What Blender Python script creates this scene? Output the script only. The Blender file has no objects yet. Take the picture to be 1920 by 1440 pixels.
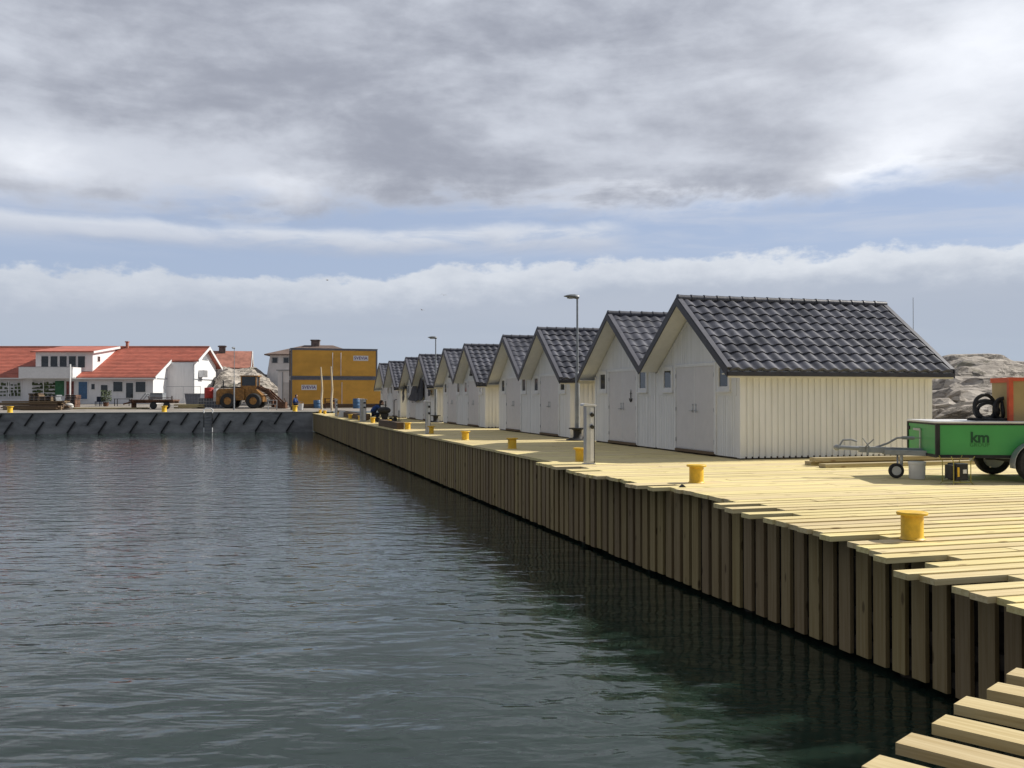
import bpy, math, random
from mathutils import Vector, Matrix, noise
random.seed(7)
S = bpy.context.scene
COL = S.collection
R = math.radians
TH = R(16.3); CS, SN = math.cos(TH), math.sin(TH)
F = 1800.0; EYE = 1.35; HZ = 744.0      # reference focal length (px at 1920 wide), eye height over the deck, horizon row
WATER = -1.5
# ------------------------------------------------------------------ camera, sky, sun
cam = bpy.data.cameras.new('camera'); cam.sensor_width = 36; cam.lens = 36*F/1920
cam.clip_start = .05; cam.clip_end = 3000
co = bpy.data.objects.new('camera', cam); COL.objects.link(co)
co.location = (0, 0, EYE); co.rotation_euler = (R(90)+math.atan(24/F), 0, -TH)
S.camera = co
S.view_settings.view_transform = 'Standard'; S.view_settings.look = 'None'
S.view_settings.gamma = 1; S.view_settings.exposure = 0.24
SUNV = Vector((1, .035, .80)).normalized()
sl = bpy.data.lights.new('sun', 'SUN'); sl.energy = 4.6; sl.angle = R(.6); sl.color = (1, .95, .86)
so = bpy.data.objects.new('sun', sl); COL.objects.link(so)
so.rotation_euler = SUNV.to_track_quat('Z', 'Y').to_euler()

W = bpy.data.worlds.new('World'); S.world = W; W.use_nodes = True
class E:
    """small arithmetic wrapper over shader math nodes"""
    nt = None
    def __init__(s, v): s.v = v
    @staticmethod
    def m(op, *a, clamp=False):
        n = E.nt.nodes.new('ShaderNodeMath'); n.operation = op; n.use_clamp = clamp
        for i, x in enumerate(a):
            x = x.v if isinstance(x, E) else x
            if isinstance(x, (int, float)): n.inputs[i].default_value = x
            else: E.nt.links.new(x, n.inputs[i])
        return E(n.outputs[0])
    def __add__(s, o): return E.m('ADD', s, o)
    __radd__ = __add__
    def __mul__(s, o): return E.m('MULTIPLY', s, o)
    __rmul__ = __mul__
    def __sub__(s, o): return E.m('SUBTRACT', s, o)
    def __rsub__(s, o): return E.m('SUBTRACT', o, s)
    def __truediv__(s, o): return E.m('DIVIDE', s, o)
def ss(x, a, b):
    n = E.nt.nodes.new('ShaderNodeMapRange'); n.interpolation_type = 'SMOOTHSTEP'
    E.nt.links.new(x.v, n.inputs[0])
    for i, q in ((1, a), (2, b)):
        if isinstance(q, E): E.nt.links.new(q.v, n.inputs[i])
        else: n.inputs[i].default_value = q
    return E(n.outputs[0])
def vec(x, y, z):
    n = E.nt.nodes.new('ShaderNodeCombineXYZ')
    for i, q in enumerate((x, y, z)):
        if isinstance(q, E): E.nt.links.new(q.v, n.inputs[i])
        else: n.inputs[i].default_value = q
    return n.outputs[0]
def nz(v, scale=1, detail=4, rough=.55, dist=0):
    n = E.nt.nodes.new('ShaderNodeTexNoise'); n.inputs['Scale'].default_value = scale
    n.inputs['Detail'].default_value = detail; n.inputs['Roughness'].default_value = rough
    n.inputs['Distortion'].default_value = dist
    if v is not None: E.nt.links.new(v, n.inputs['Vector'])
    return E(n.outputs['Fac'])
def mixc(f, a, b, mode='MIX'):
    n = E.nt.nodes.new('ShaderNodeMix'); n.data_type = 'RGBA'; n.blend_type = mode
    for i, q in ((0, f), (6, a), (7, b)):
        if isinstance(q, E): q = q.v
        if isinstance(q, (int, float)): n.inputs[i].default_value = q
        elif isinstance(q, tuple): n.inputs[i].default_value = tuple(q)+(1,)
        else: E.nt.links.new(q, n.inputs[i])
    return n.outputs[2]
def build_world():
    E.nt = nt = W.node_tree; nt.nodes.clear()
    out = nt.nodes.new('ShaderNodeOutputWorld'); bg = nt.nodes.new('ShaderNodeBackground')
    tc = nt.nodes.new('ShaderNodeTexCoord'); sp = nt.nodes.new('ShaderNodeSeparateXYZ')
    nt.links.new(tc.outputs['Generated'], sp.inputs[0])
    x, y, z = [E(o) for o in sp.outputs]
    az = E.m('ARCTAN2', x*CS-y*SN, x*SN+y*CS)*57.2958       # degrees of bearing, 0 = along the view
    el = E.m('ARCSINE', z)*57.2958                          # degrees of elevation
    sky = nt.nodes.new('ShaderNodeTexSky'); sky.sky_type = 'NISHITA'; sky.sun_disc = False
    sky.sun_elevation = math.asin(SUNV.z); sky.sun_rotation = math.atan2(SUNV.x, SUNV.y)
    sky.air_density = 1.0; sky.dust_density = 1.2; sky.ozone_density = 1.5
    blue = mixc(1.0, sky.outputs[0], (.076, .079, .090), 'MULTIPLY')
    blue = mixc(.72, blue, (.39, .45, .575))
    zp = E.m('MAXIMUM', z, 0.0)+.10
    pl = vec(x/zp, y/zp, 0.0)                               # cloud layer seen in perspective
    ang = vec(az*.055, el*.20, 0.0)
    fine = nz(vec(az*.16, el*.42, 3.0), 1.0, 6, .58, .3)
    big = nz(ang, 1.0, 5, .55, .4)
    band = nz(vec(az*.045, el*.34, 7.0), 1.0, 5, .5, .2)
    # horizon haze
    haze = mixc(ss(el, 0.0, 5.5), (.375, .43, .50), (.405, .44, .505))
    haze = mixc(ss(band, .42, .62)*.4, haze, (.355, .40, .475))
    # cumulus bank
    puff = nz(vec(az*.42, el*.75, 1.0), 1, 6, .60)
    top = 7.0+ss(az, -14.0, 8.0)*1.3+(fine-.5)*1.9+(puff-.5)*2.4
    inb = ss(el, top+.20, top-.32)
    lit = ss(el, top-2.6, top-.1)
    litn = lit*(.16+ss(az, -22.0, -2.0)*.2+.75*nz(vec(az*.30, el*.6, 5.0), 1, 5, .6))+ss(az, 2.0, 20.0)*.18*lit
    bank = mixc(E.m('MINIMUM', litn, 1.0), haze, (.64, .66, .69))
    c = mixc(inb, blue, bank)
    # long flat cloud over it, ending in a tip
    sb = 9.15+(fine-.5)*1.5+ss(az, -10.0, 6.0)*.35
    st = ss(el, sb-1.1, sb-.15)*ss(el, sb+.95, sb+.25)*ss(az, 8.0, 4.5)*(.25+.75*ss(nz(vec(az*.13, el*.5, 14.0), 1, 6, .6, .4), .34, .54))
    c = mixc(st*.92, c, mixc(ss(el, sb-.9, sb+.5), (.40, .43, .50), (.60, .62, .66)))
    c = mixc(ss(nz(vec(az*.10, el*.40, 27.0), 1, 6, .6, .4), .50, .66)*ss(el, 8.5, 11.0)*.6, c, (.55, .58, .64))
    wisp = ss(nz(vec(az*.06, el*.55, 11.0), 1, 6, .6, .5), .46, .68)*ss(el, 7.5, 9.0)
    c = mixc(wisp*.5, c, (.50, .53, .60))
    # upper deck: broad soft masses
    def blob(px, py, sx, sy):
        a0 = math.degrees(math.atan((px-960)/F)); e0 = math.degrees(math.atan((HZ-py)/F*math.cos(R(a0))))
        u = (az-a0+(wa-.5)*14)*(1/sx); w = (el-e0+(wb-.5)*7)*(1/sy)
        return E.m('EXPONENT', (u*u+w*w)*-1.0)
    wa = nz(vec(az*.09, el*.16, 21.0), 1, 5, .55); wb = nz(vec(az*.09, el*.16, 35.0), 1, 5, .55)
    te = 11.0+(big-.5)*5.0+(fine-.5)*3.6+(puff-.5)*1.4-ss(az, -10.0, -25.0)*.5
    up = ss(el, te-.7, te+1.3)
    pn = nz(pl, .55, 4, .5, .4)
    t = (big-.5)*1.5+(pn-.5)*.35+(fine-.5)*.7+(puff-.5)*.45+.47
    t = t-blob(560, 110, 11, 3.2)*.34-blob(800, 300, 7, 2.0)*.36-blob(250, 190, 8, 2.0)*.20-blob(1150, 60, 8, 2.6)*.12-blob(1480, 190, 6, 1.6)*.10
    t = t+blob(200, 60, 6, 1.6)*.14+blob(300, 290, 8, 1.7)*.24+blob(1080, 220, 5, 2.0)*.20
    cl = mixc(ss(t, .02, .80), (.30, .315, .365), (.54, .56, .61))
    br = blob(1860, 90, 7, 3.6)*.95+blob(1690, 280, 5, 1.5)*.75+blob(30, 310, 4, 1.1)*.62+blob(520, 360, 2.6, .9)*.5+blob(1500, 90, 6, 3)*.25
    edge = ss(el, te+1.8, te+.2)*(.16+ss(az, -2.0, 10.0)*.42)*ss(fine, .38, .58)
    cl = mixc(E.m('MINIMUM', (br+edge)*(.55+fine*.9), 1.0), cl, (.80, .81, .84))
    c = mixc(up, c, cl)
    # unseen sky behind and overhead dimmed to lower the ambient light on shaded faces
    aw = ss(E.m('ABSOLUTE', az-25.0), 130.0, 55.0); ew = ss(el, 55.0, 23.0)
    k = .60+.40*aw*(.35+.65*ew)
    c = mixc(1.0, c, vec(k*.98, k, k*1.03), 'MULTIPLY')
    c = mixc(ss(z, .0, -.02), c, (.10, .12, .13))
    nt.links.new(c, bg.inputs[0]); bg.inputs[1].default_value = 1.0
    nt.links.new(bg.outputs[0], out.inputs[0])
build_world()

# ------------------------------------------------------------------ helpers
def at(px, d, z=0.0):
    xr = (px-960)/F*d
    return Vector((xr*CS+d*SN, d*CS-xr*SN, z))
def zc(py, d): return EYE-(py-HZ)/F*d
def x_on_y(px, Y):
    k = (px-960)/F
    return Y*(SN+k*CS)/(CS-k*SN)
class MB:
    def __init__(s): s.v = []; s.f = []; s.M = None
    def add(s, vs, fs):
        b = len(s.v)
        if s.M is not None: vs = [s.M@Vector(p) for p in vs]
        s.v += [tuple(p) for p in vs]; s.f += [tuple(b+i for i in f) for f in fs]; return s
    def box(s, x0, x1, y0, y1, z0, z1):
        if x0 > x1: x0, x1 = x1, x0
        if y0 > y1: y0, y1 = y1, y0
        if z0 > z1: z0, z1 = z1, z0
        return s.add([(x0,y0,z0),(x1,y0,z0),(x1,y1,z0),(x0,y1,z0),(x0,y0,z1),(x1,y0,z1),(x1,y1,z1),(x0,y1,z1)],
              [(0,3,2,1),(4,5,6,7),(0,1,5,4),(1,2,6,5),(2,3,7,6),(3,0,4,7)])
    def bar(s, a, b, w, h, up=(0,0,1)):
        a = Vector(a); b = Vector(b); d = (b-a).normalized(); u = Vector(up)
        if abs(d.dot(u)) > .98: u = Vector((1,0,0))
        r = d.cross(u).normalized()*(w/2); q = r.cross(d).normalized()*(h/2)
        vs = [a-r-q, a+r-q, a+r+q, a-r+q, b-r-q, b+r-q, b+r+q, b-r+q]
        return s.add(vs, [(0,1,2,3),(7,6,5,4),(0,4,5,1),(1,5,6,2),(2,6,7,3),(3,7,4,0)])
    def prism(s, pts, ax, a0, a1):
        """pts 2D polygon (ccw), extruded along axis ax from a0 to a1"""
        def P(p, a):
            return {'x': (a, p[0], p[1]), 'y': (p[0], a, p[1]), 'z': (p[0], p[1], a)}[ax]
        n = len(pts); vs = [P(p, a0) for p in pts]+[P(p, a1) for p in pts]
        fs = [tuple(range(n))[::-1], tuple(range(n, 2*n))]+[(i, (i+1) % n, n+(i+1) % n, n+i) for i in range(n)]
        if ax == 'y': fs = [f[::-1] for f in fs]
        return s.add(vs, fs)
    def cyl(s, a, b, r0, r1=None, n=14, caps=True):
        r1 = r0 if r1 is None else r1
        a = Vector(a); b = Vector(b); d = (b-a).normalized()
        u = d.orthogonal().normalized(); w = d.cross(u)
        vs = []
        for (p, r) in ((a, r0), (b, r1)):
            for i in range(n):
                t = 2*math.pi*i/n; vs.append(p+u*math.cos(t)*r+w*math.sin(t)*r)
        fs = [(i, (i+1) % n, n+(i+1) % n, n+i) for i in range(n)]
        if caps: fs += [tuple(range(n))[::-1], tuple(range(n, 2*n))]
        return s.add(vs, fs)
    def lathe(s, prof, c=(0,0,0), n=24, ax='z', caps=True):
        vs = []; c = Vector(c)
        for (r, h) in prof:
            for i in range(n):
                t = 2*math.pi*i/n; a, b = r*math.cos(t), r*math.sin(t)
                vs.append(c+Vector({'z': (a, b, h), 'x': (h, a, b), 'y': (b, h, a)}[ax]))
        fs = []
        for k in range(len(prof)-1):
            for i in range(n):
                j = (i+1) % n; fs.append((k*n+i, k*n+j, (k+1)*n+j, (k+1)*n+i))
        if caps: fs.append(tuple(range(n))[::-1]); m = (len(prof)-1)*n; fs.append(tuple(range(m, m+n)))
        return s.add(vs, fs)
    def tube(s, pts, r, n=8, closed=False):
        pts = [Vector(p) for p in pts]; N = len(pts); vs = []; u = None
        for i, p in enumerate(pts):
            a = pts[i-1] if (i or closed) else p
            b = pts[(i+1) % N] if (i < N-1 or closed) else p
            d = (b-a).normalized()
            u = d.orthogonal().normalized() if u is None else (u-d*u.dot(d)).normalized()
            w = d.cross(u)
            rr = r[i] if isinstance(r, (list, tuple)) else r
            for k in range(n):
                t = 2*math.pi*k/n; vs.append(p+u*math.cos(t)*rr+w*math.sin(t)*rr)
        fs = []
        for i in range(N if closed else N-1):
            for k in range(n):
                j = (k+1) % n; i2 = (i+1) % N
                fs.append((i*n+k, i*n+j, i2*n+j, i2*n+k))
        if not closed: fs += [tuple(range(n))[::-1], tuple(range((N-1)*n, N*n))]
        return s.add(vs, fs)
    def ball(s, c, rx, ry, rz, n=14, m=9):
        c = Vector(c); vs = [c+Vector((0,0,-rz))]
        for i in range(1, m):
            p = -math.pi/2+math.pi*i/m
            for k in range(n):
                t = 2*math.pi*k/n; vs.append(c+Vector((rx*math.cos(p)*math.cos(t), ry*math.cos(p)*math.sin(t), rz*math.sin(p))))
        vs.append(c+Vector((0,0,rz))); L = len(vs)-1; fs = []
        for k in range(n):
            j = (k+1) % n; fs.append((0, 1+j, 1+k)); fs.append((L, L-n+k, L-n+j))
            for i in range(m-2): fs.append((1+i*n+k, 1+i*n+j, 1+(i+1)*n+j, 1+(i+1)*n+k))
        return s.add(vs, fs)
    def build(s, name, mat, parent=None, smooth=False, bevel=0.0):
        me = bpy.data.meshes.new(name); me.from_pydata(s.v, [], s.f); me.update()
        if smooth:
            for p in me.polygons: p.use_smooth = True
            try: me.set_sharp_from_angle(angle=R(38))
            except Exception: pass
        me.materials.append(mat)
        o = bpy.data.objects.new(name, me); COL.objects.link(o)
        if parent is not None: o.parent = parent
        if bevel:
            b = o.modifiers.new('bevel', 'BEVEL'); b.width = bevel; b.segments = 2; b.limit_method = 'ANGLE'
        return o
def tag(o, label=None, cat=None, group=None, kind=None):
    if label: o['label'] = label
    if cat: o['category'] = cat
    if group: o['group'] = group
    if kind: o['kind'] = kind
    return o
def empty(name, loc, rz=0.0, label=None, cat=None, group=None):
    o = bpy.data.objects.new(name, None); COL.objects.link(o); o.location = loc
    o.rotation_euler = (0, 0, rz); o.empty_display_size = .3
    return tag(o, label, cat, group)
def kids(o): return [c for c in COL.objects if c.parent is o]
def copy_tree(o, parent=None):
    c = o.copy(); COL.objects.link(c)
    if parent is not None: c.parent = parent
    for ch in kids(o): copy_tree(ch, c)
    return c
def place(root, loc, rz, label, first):
    o = root if first else copy_tree(root)
    o.location = loc; o.rotation_euler = (0, 0, rz); o['label'] = label
    return o
# ------------------------------------------------------------------ materials
def mat(name, col, rough=.6, metal=0.0, var=.12, scale=6.0, stretch=(1,1,1), island=0.0, bump=0.0, bscale=None,
        col2=None, spec=.5, dirt=None):
    m = bpy.data.materials.new(name); m.use_nodes = True; E.nt = nt = m.node_tree
    bs = nt.nodes['Principled BSDF']; tc = nt.nodes.new('ShaderNodeTexCoord')
    mp = nt.nodes.new('ShaderNodeMapping'); mp.inputs['Scale'].default_value = stretch
    nt.links.new(tc.outputs['Object'], mp.inputs[0])
    n1 = nz(mp.outputs[0], scale, 6, .6); n2 = nz(mp.outputs[0], scale*.23, 3, .5)
    f = n1*.6+n2*.4
    c2 = col2 or tuple(max(0, k*(1-2.2*var)) for k in col)
    c1 = tuple(min(1, k*(1+var)) for k in col)
    c = mixc(ss(f, .36, .64), c2, c1)
    if island:
        g = nt.nodes.new('ShaderNodeNewGeometry'); ri = E(g.outputs['Random Per Island'])
        br = ri*(2*island)+(1-island)
        c = mixc(1.0, c, vec(br, br, br*1.0+(ri-.5)*island*.4), 'MULTIPLY')
    if dirt: c = mixc(ss(nz(mp.outputs[0], scale*.5, 7, .7, .8), .52, .72)*dirt[1], c, dirt[0])
    nt.links.new(c, bs.inputs['Base Color'])
    bs.inputs['Roughness'].default_value = rough; bs.inputs['Metallic'].default_value = metal
    bs.inputs['Specular IOR Level'].default_value = spec
    if bump:
        b = nt.nodes.new('ShaderNodeBump'); b.inputs['Distance'].default_value = bump
        h = nz(mp.outputs[0], bscale or scale*2, 5, .6); nt.links.new(h.v, b.inputs['Height'])
        nt.links.new(b.outputs[0], bs.inputs['Normal'])
    return m
def wood(name, col, axis, island=.13, rough=.75, knots=True, knotcol=(.22,.13,.06), grain=.45):
    """sawn timber, grain along axis ('x','y','z'); tone differs from board to board"""
    m = bpy.data.materials.new(name); m.use_nodes = True; E.nt = nt = m.node_tree
    bs = nt.nodes['Principled BSDF']; tc = nt.nodes.new('ShaderNodeTexCoord')
    g = nt.nodes.new('ShaderNodeNewGeometry'); ri = E(g.outputs['Random Per Island'])
    sp = nt.nodes.new('ShaderNodeSeparateXYZ'); nt.links.new(tc.outputs['Object'], sp.inputs[0])
    q = [E(o) for o in sp.outputs]; lo, hi = .9, 26.0
    k = 'xyz'.index(axis); sc = [hi, hi, hi]; sc[k] = lo
    v = vec(q[0]*sc[0]+ri*31.0, q[1]*sc[1]+ri*17.0, q[2]*sc[2])
    gr = nz(v, 1.0, 5, .6, .25)
    c = mixc(ss(gr, .30, .72)*grain*2, col, tuple(a*b for a, b in zip(col, (.72, .66, .55))))
    if knots:
        sk = [5.5, 5.5, 5.5]; sk[k] = 1.9
        vk = nt.nodes.new('ShaderNodeTexVoronoi'); vk.inputs['Scale'].default_value = 1.0
        nt.links.new(vec(q[0]*sk[0]+ri*9.0, q[1]*sk[1]+ri*5.0, q[2]*sk[2]), vk.inputs['Vector'])
        c = mixc(ss(E(vk.outputs['Distance']), .17, .07)*.8, c, knotcol)
    big = nz(vec(q[0]*.35, q[1]*.35, q[2]*.35), 1.0, 4, .6)
    br = (ri*(2*island)+(1-island))*(big*.3+.85)
    c = mixc(1.0, c, vec(br*1.0, br*(ri*.05+.975), br*(1.05-ri*.16)), 'MULTIPLY')
    nt.links.new(c, bs.inputs['Base Color']); bs.inputs['Roughness'].default_value = rough
    bs.inputs['Specular IOR Level'].default_value = .25
    b = nt.nodes.new('ShaderNodeBump'); b.inputs['Distance'].default_value = .003
    nt.links.new(gr.v, b.inputs['Height']); nt.links.new(b.outputs[0], bs.inputs['Normal'])
    return m
M = {}
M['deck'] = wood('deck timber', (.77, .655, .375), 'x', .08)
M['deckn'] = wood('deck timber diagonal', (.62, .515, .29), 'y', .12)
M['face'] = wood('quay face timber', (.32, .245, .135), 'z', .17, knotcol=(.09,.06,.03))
M['pale'] = wood('pale timber', (.50, .43, .27), 'x', .15)
M['oldw'] = wood('weathered timber', (.17, .125, .09), 'x', .3, .9)
M['pole'] = wood('barked pole', (.62, .55, .44), 'z', .1, .8)
M['under'] = mat('shade-dark timber', (.045,.034,.024), .95, var=.3)  # near-black, so gaps and the space below the deck read as shade
M['white'] = mat('white painted boards', (.77,.775,.78), .5, var=.03, scale=3, stretch=(1,1,.25), island=.035, dirt=((.52,.50,.45), .22))
M['cream'] = mat('cream painted boards', (.74,.71,.62), .5, var=.035, scale=3, stretch=(1,1,.25), island=.04, dirt=((.5,.47,.38), .25))
M['door'] = mat('door paint', (.64,.62,.62), .4, var=.02)
M['trim'] = mat('white trim', (.76,.76,.76), .45, var=.03)
M['tile'] = mat('dark roof tiles', (.080,.082,.102), .42, var=.2, scale=5, island=0, bump=.002, dirt=((.12,.12,.135), .4))
M['tiled'] = mat('dark roof edging', (.040,.040,.050), .5, var=.15)
M['verge'] = mat('grey sheet verge', (.11,.11,.13), .45, var=.1)
M['glass'] = mat('window glass', (.03,.035,.04), .06, var=.2, spec=.8)
M['steel'] = mat('galvanised steel', (.42,.43,.44), .4, .6, var=.15, scale=14)
M['paintgrey'] = mat('grey painted steel', (.30,.32,.34), .45, .2, var=.1)
M['alu'] = mat('brushed aluminium', (.52,.53,.54), .35, .7, var=.06)
M['yellow'] = mat('yellow bollard paint', (.78,.48,.03), .48, var=.08, scale=11, dirt=((.40,.20,.04), .45))
M['dark'] = mat('black rubber', (.02,.02,.022), .65, var=.25, scale=12)
M['rubber'] = mat('tyre rubber', (.028,.028,.03), .8, var=.25, scale=20)
M['concrete'] = mat('quay concrete', (.29,.29,.295), .85, var=.14, scale=.9, stretch=(1,1,2.2), bump=.01, dirt=((.09,.09,.095), .7))
M['concl'] = mat('pale concrete coping', (.42,.41,.38), .8, var=.1, scale=2)
M['dark_bar'] = mat('dark slot bar', (.018,.018,.02), .8, var=.2)
M['redtile'] = mat('red roof tiles', (.47,.14,.095), .7, var=.12, scale=1.2, stretch=(1,1,3), dirt=((.37,.115,.08), .5))
M['redold'] = mat('faded red tiles', (.38,.16,.115), .8, var=.15, scale=1.4, dirt=((.25,.12,.09), .5))
M['brownroof'] = mat('brown felt roof', (.17,.12,.10), .85, var=.15)
M['brick'] = mat('chimney brick', (.16,.13,.12), .85, var=.2, scale=8)
M['house'] = mat('white house boards', (.78,.78,.79), .6, var=.03, scale=2, stretch=(6,6,.4))
M['housegrey'] = mat('grey house render', (.58,.58,.59), .7, var=.06, scale=1.5)
M['ochre'] = mat('ochre container sheet', (.70,.38,.06), .55, var=.07, scale=.7, stretch=(1,1,1.5), dirt=((.46,.22,.05), .4))
M['bluegrey'] = mat('blue grey steel frame', (.15,.16,.19), .5, .1, var=.1)
M['rust'] = mat('rusty steel', (.15,.075,.045), .8, .2, var=.35, scale=9)
M['loader'] = mat('worn orange machine paint', (.34,.165,.04), .6, var=.2, scale=5, dirt=((.09,.055,.035), .8))
M['blue'] = mat('blue plastic', (.05,.13,.26), .45, var=.1)
M['jacket'] = mat('blue work jacket', (.02,.065,.24), .85, var=.2, scale=12)
M['navy'] = mat('navy work clothes', (.018,.026,.055), .9, var=.3, scale=12)
M['skin'] = mat('skin', (.50,.30,.22), .55, var=.05)
M['hair'] = mat('dark hair', (.05,.03,.02), .8, var=.2)
M['plastic'] = mat('white plastic', (.72,.72,.72), .4, var=.04)
M['red'] = mat('red paint', (.48,.04,.03), .5, var=.1)
M['orange'] = mat('red orange edging', (.60,.10,.04), .5, var=.08)
M['crate'] = mat('ochre plywood', (.42,.31,.14), .7, var=.08, scale=2)
M['green'] = mat('green trailer panel', (.07,.38,.10), .38, var=.05, scale=2)
M['greend'] = mat('dark green lettering', (.008,.075,.028), .6, var=.05)
M['tarp'] = mat('dark tarpaulin', (.035,.035,.05), .75, var=.3, scale=5)
M['bag'] = mat('white sacking', (.50,.49,.46), .85, var=.1, scale=6)
M['lamp'] = mat('grey lamp housing', (.20,.215,.23), .4, .2, var=.08)
M['lens'] = mat('lamp lens', (.5,.52,.54), .15, var=.05)
M['greensheet'] = mat('green shop banner', (.04,.15,.07), .7, var=.15)
M['shopred'] = mat('reddish shop display', (.22,.06,.05), .7, var=.25, scale=4)
M['foliage'] = mat('shrub leaves', (.07,.10,.035), .7, var=.4, scale=8)
M['olive'] = mat('olive yellow tube', (.30,.27,.05), .5, var=.1)
M['greenf'] = mat('faded green lettering', (.035,.20,.045), .5, var=.05)
M['letter'] = mat('violet blue lettering', (.10,.04,.22), .5, var=.05)
M['gull'] = mat('gull feathers', (.40,.40,.42), .8, var=.1)

def tile_tone():
    m = M['tile']; E.nt = nt = m.node_tree; bs = nt.nodes['Principled BSDF']; lk = bs.inputs['Base Color'].links[0]; src = lk.from_socket
    tc = nt.nodes.new('ShaderNodeTexCoord'); sp = nt.nodes.new('ShaderNodeSeparateXYZ'); nt.links.new(tc.outputs['Object'], sp.inputs[0])
    x, y, z = [E(o) for o in sp.outputs]
    oi = nt.nodes.new('ShaderNodeObjectInfo'); wn = nt.nodes.new('ShaderNodeTexWhiteNoise'); wn.noise_dimensions = '3D'
    nt.links.new(vec(E.m('FLOOR', (x+.42)*3.31), E.m('FLOOR', (3.62-z)*4.92), E(oi.outputs['Random'])*9.0), wn.inputs['Vector'])
    b = E(wn.outputs['Value'])*.42+.80
    nt.links.new(mixc(1.0, src, vec(b, b, b), 'MULTIPLY'), bs.inputs['Base Color'])
    r = E(wn.outputs['Value'])*.12+.36; nt.links.new(r.v, bs.inputs['Roughness'])
tile_tone()
def rock_material():
    m = bpy.data.materials.new('granite rock'); m.use_nodes = True; E.nt = nt = m.node_tree
    bs = nt.nodes['Principled BSDF']; tc = nt.nodes.new('ShaderNodeTexCoord')
    sp = nt.nodes.new('ShaderNodeSeparateXYZ'); nt.links.new(tc.outputs['Object'], sp.inputs[0])
    x, y, z = [E(o) for o in sp.outputs]
    n1 = nz(vec(x*.35, y*.35, z*1.6), 1, 8, .68, .6)
    n2 = nz(vec(x*2.2, y*2.2, z*8.0), 1, 9, .72, .3)
    c = mixc(ss(n1, .34, .62), (.27, .235, .20), (.42, .375, .325))
    c = mixc(ss(n2, .48, .66)*.6, c, (.46, .42, .365))
    c = mixc(ss(n2, .44, .32)*.35, c, (.12, .10, .085))
    v = nt.nodes.new('ShaderNodeTexVoronoi'); v.feature = 'DISTANCE_TO_EDGE'; v.inputs['Scale'].default_value = 1
    nt.links.new(vec(x*.30+n1*1.6, y*.30+n2*1.2, z*.85+n1*1.2), v.inputs['Vector'])
    c = mixc(ss(E(v.outputs['Distance']), .06, .0)*.75, c, (.07, .06, .05))
    c = mixc(ss(nz(vec(x*.25, y*.25, z*.5), 1, 5, .7), .58, .66)*.6, c, (.13, .125, .075))
    nt.links.new(c, bs.inputs['Base Color']); bs.inputs['Roughness'].default_value = .9
    b = nt.nodes.new('ShaderNodeBump'); b.inputs['Distance'].default_value = .12; b.inputs['Strength'].default_value = .8
    nt.links.new((n1+n2*.9+ss(E(v.outputs['Distance']), .0, .09)*.6).v, b.inputs['Height'])
    nt.links.new(b.outputs[0], bs.inputs['Normal'])
    return m
M['rock'] = rock_material()
def water_material():
    m = bpy.data.materials.new('harbour water'); m.use_nodes = True; E.nt = nt = m.node_tree
    bs = nt.nodes['Principled BSDF']; tc = nt.nodes.new('ShaderNodeTexCoord')
    sp = nt.nodes.new('ShaderNodeSeparateXYZ'); nt.links.new(tc.outputs['Object'], sp.inputs[0])
    x, y, z = [E(o) for o in sp.outputs]
    u = x*CS-y*SN; w = x*SN+y*CS
    warp = nz(vec(u*.12, w*.12, 0), 1, 3, .5)
    patch = nz(vec(u*.06, w*.035, 4.0), 1, 4, .55, .5)
    a = nz(vec(u*.95+warp*2.0, w*1.9, 0), 1, 3, .5, .25)
    b2 = nz(vec(u*3.6, w*5.6+warp*3.0, 2.0), 1, 3, .55, .2)
    c3 = nz(vec(u*7.0, w*13.0, 5.0), 1, 2, .5)
    amp = ss(patch, .40, .62)*1.0+.12
    h = (a*.058+b2*.021*amp+c3*.0025*amp)*(ss(x*-1+6.5, .5, 8.0)*.65+.35)
    b = nt.nodes.new('ShaderNodeBump'); b.inputs['Distance'].default_value = 1.0; b.inputs['Strength'].default_value = 1.0
    nt.links.new(h.v, b.inputs['Height']); nt.links.new(b.outputs[0], bs.inputs['Normal'])
    c = mixc(ss(nz(vec(u*.09, w*.05, 9.0), 1, 4, .5), .35, .65), (.012, .023, .0185), (.015, .029, .021))
    nt.links.new(c, bs.inputs['Base Color'])
    bs.inputs['Roughness'].default_value = .05; bs.inputs['IOR'].default_value = 1.333; bs.inputs['Specular IOR Level'].default_value = .42
    bs.inputs['Subsurface Weight'].default_value = 1.0; bs.inputs['Subsurface Radius'].default_value = (1.0, 1.0, 1.0); bs.inputs['Subsurface Scale'].default_value = 2.5
    return m
M['water'] = water_material()
def ground_material():
    m = bpy.data.materials.new('gravel yard'); m.use_nodes = True; E.nt = nt = m.node_tree
    bs = nt.nodes['Principled BSDF']; tc = nt.nodes.new('ShaderNodeTexCoord')
    o = tc.outputs['Object']
    c = mixc(ss(nz(o, .35, 7, .65), .35, .65), (.16, .14, .12), (.30, .27, .235))
    c = mixc(ss(nz(o, 5, 5, .7), .45, .65)*.4, c, (.38, .35, .31))
    nt.links.new(c, bs.inputs['Base Color']); bs.inputs['Roughness'].default_value = .95
    return m
M['ground'] = ground_material()

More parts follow.
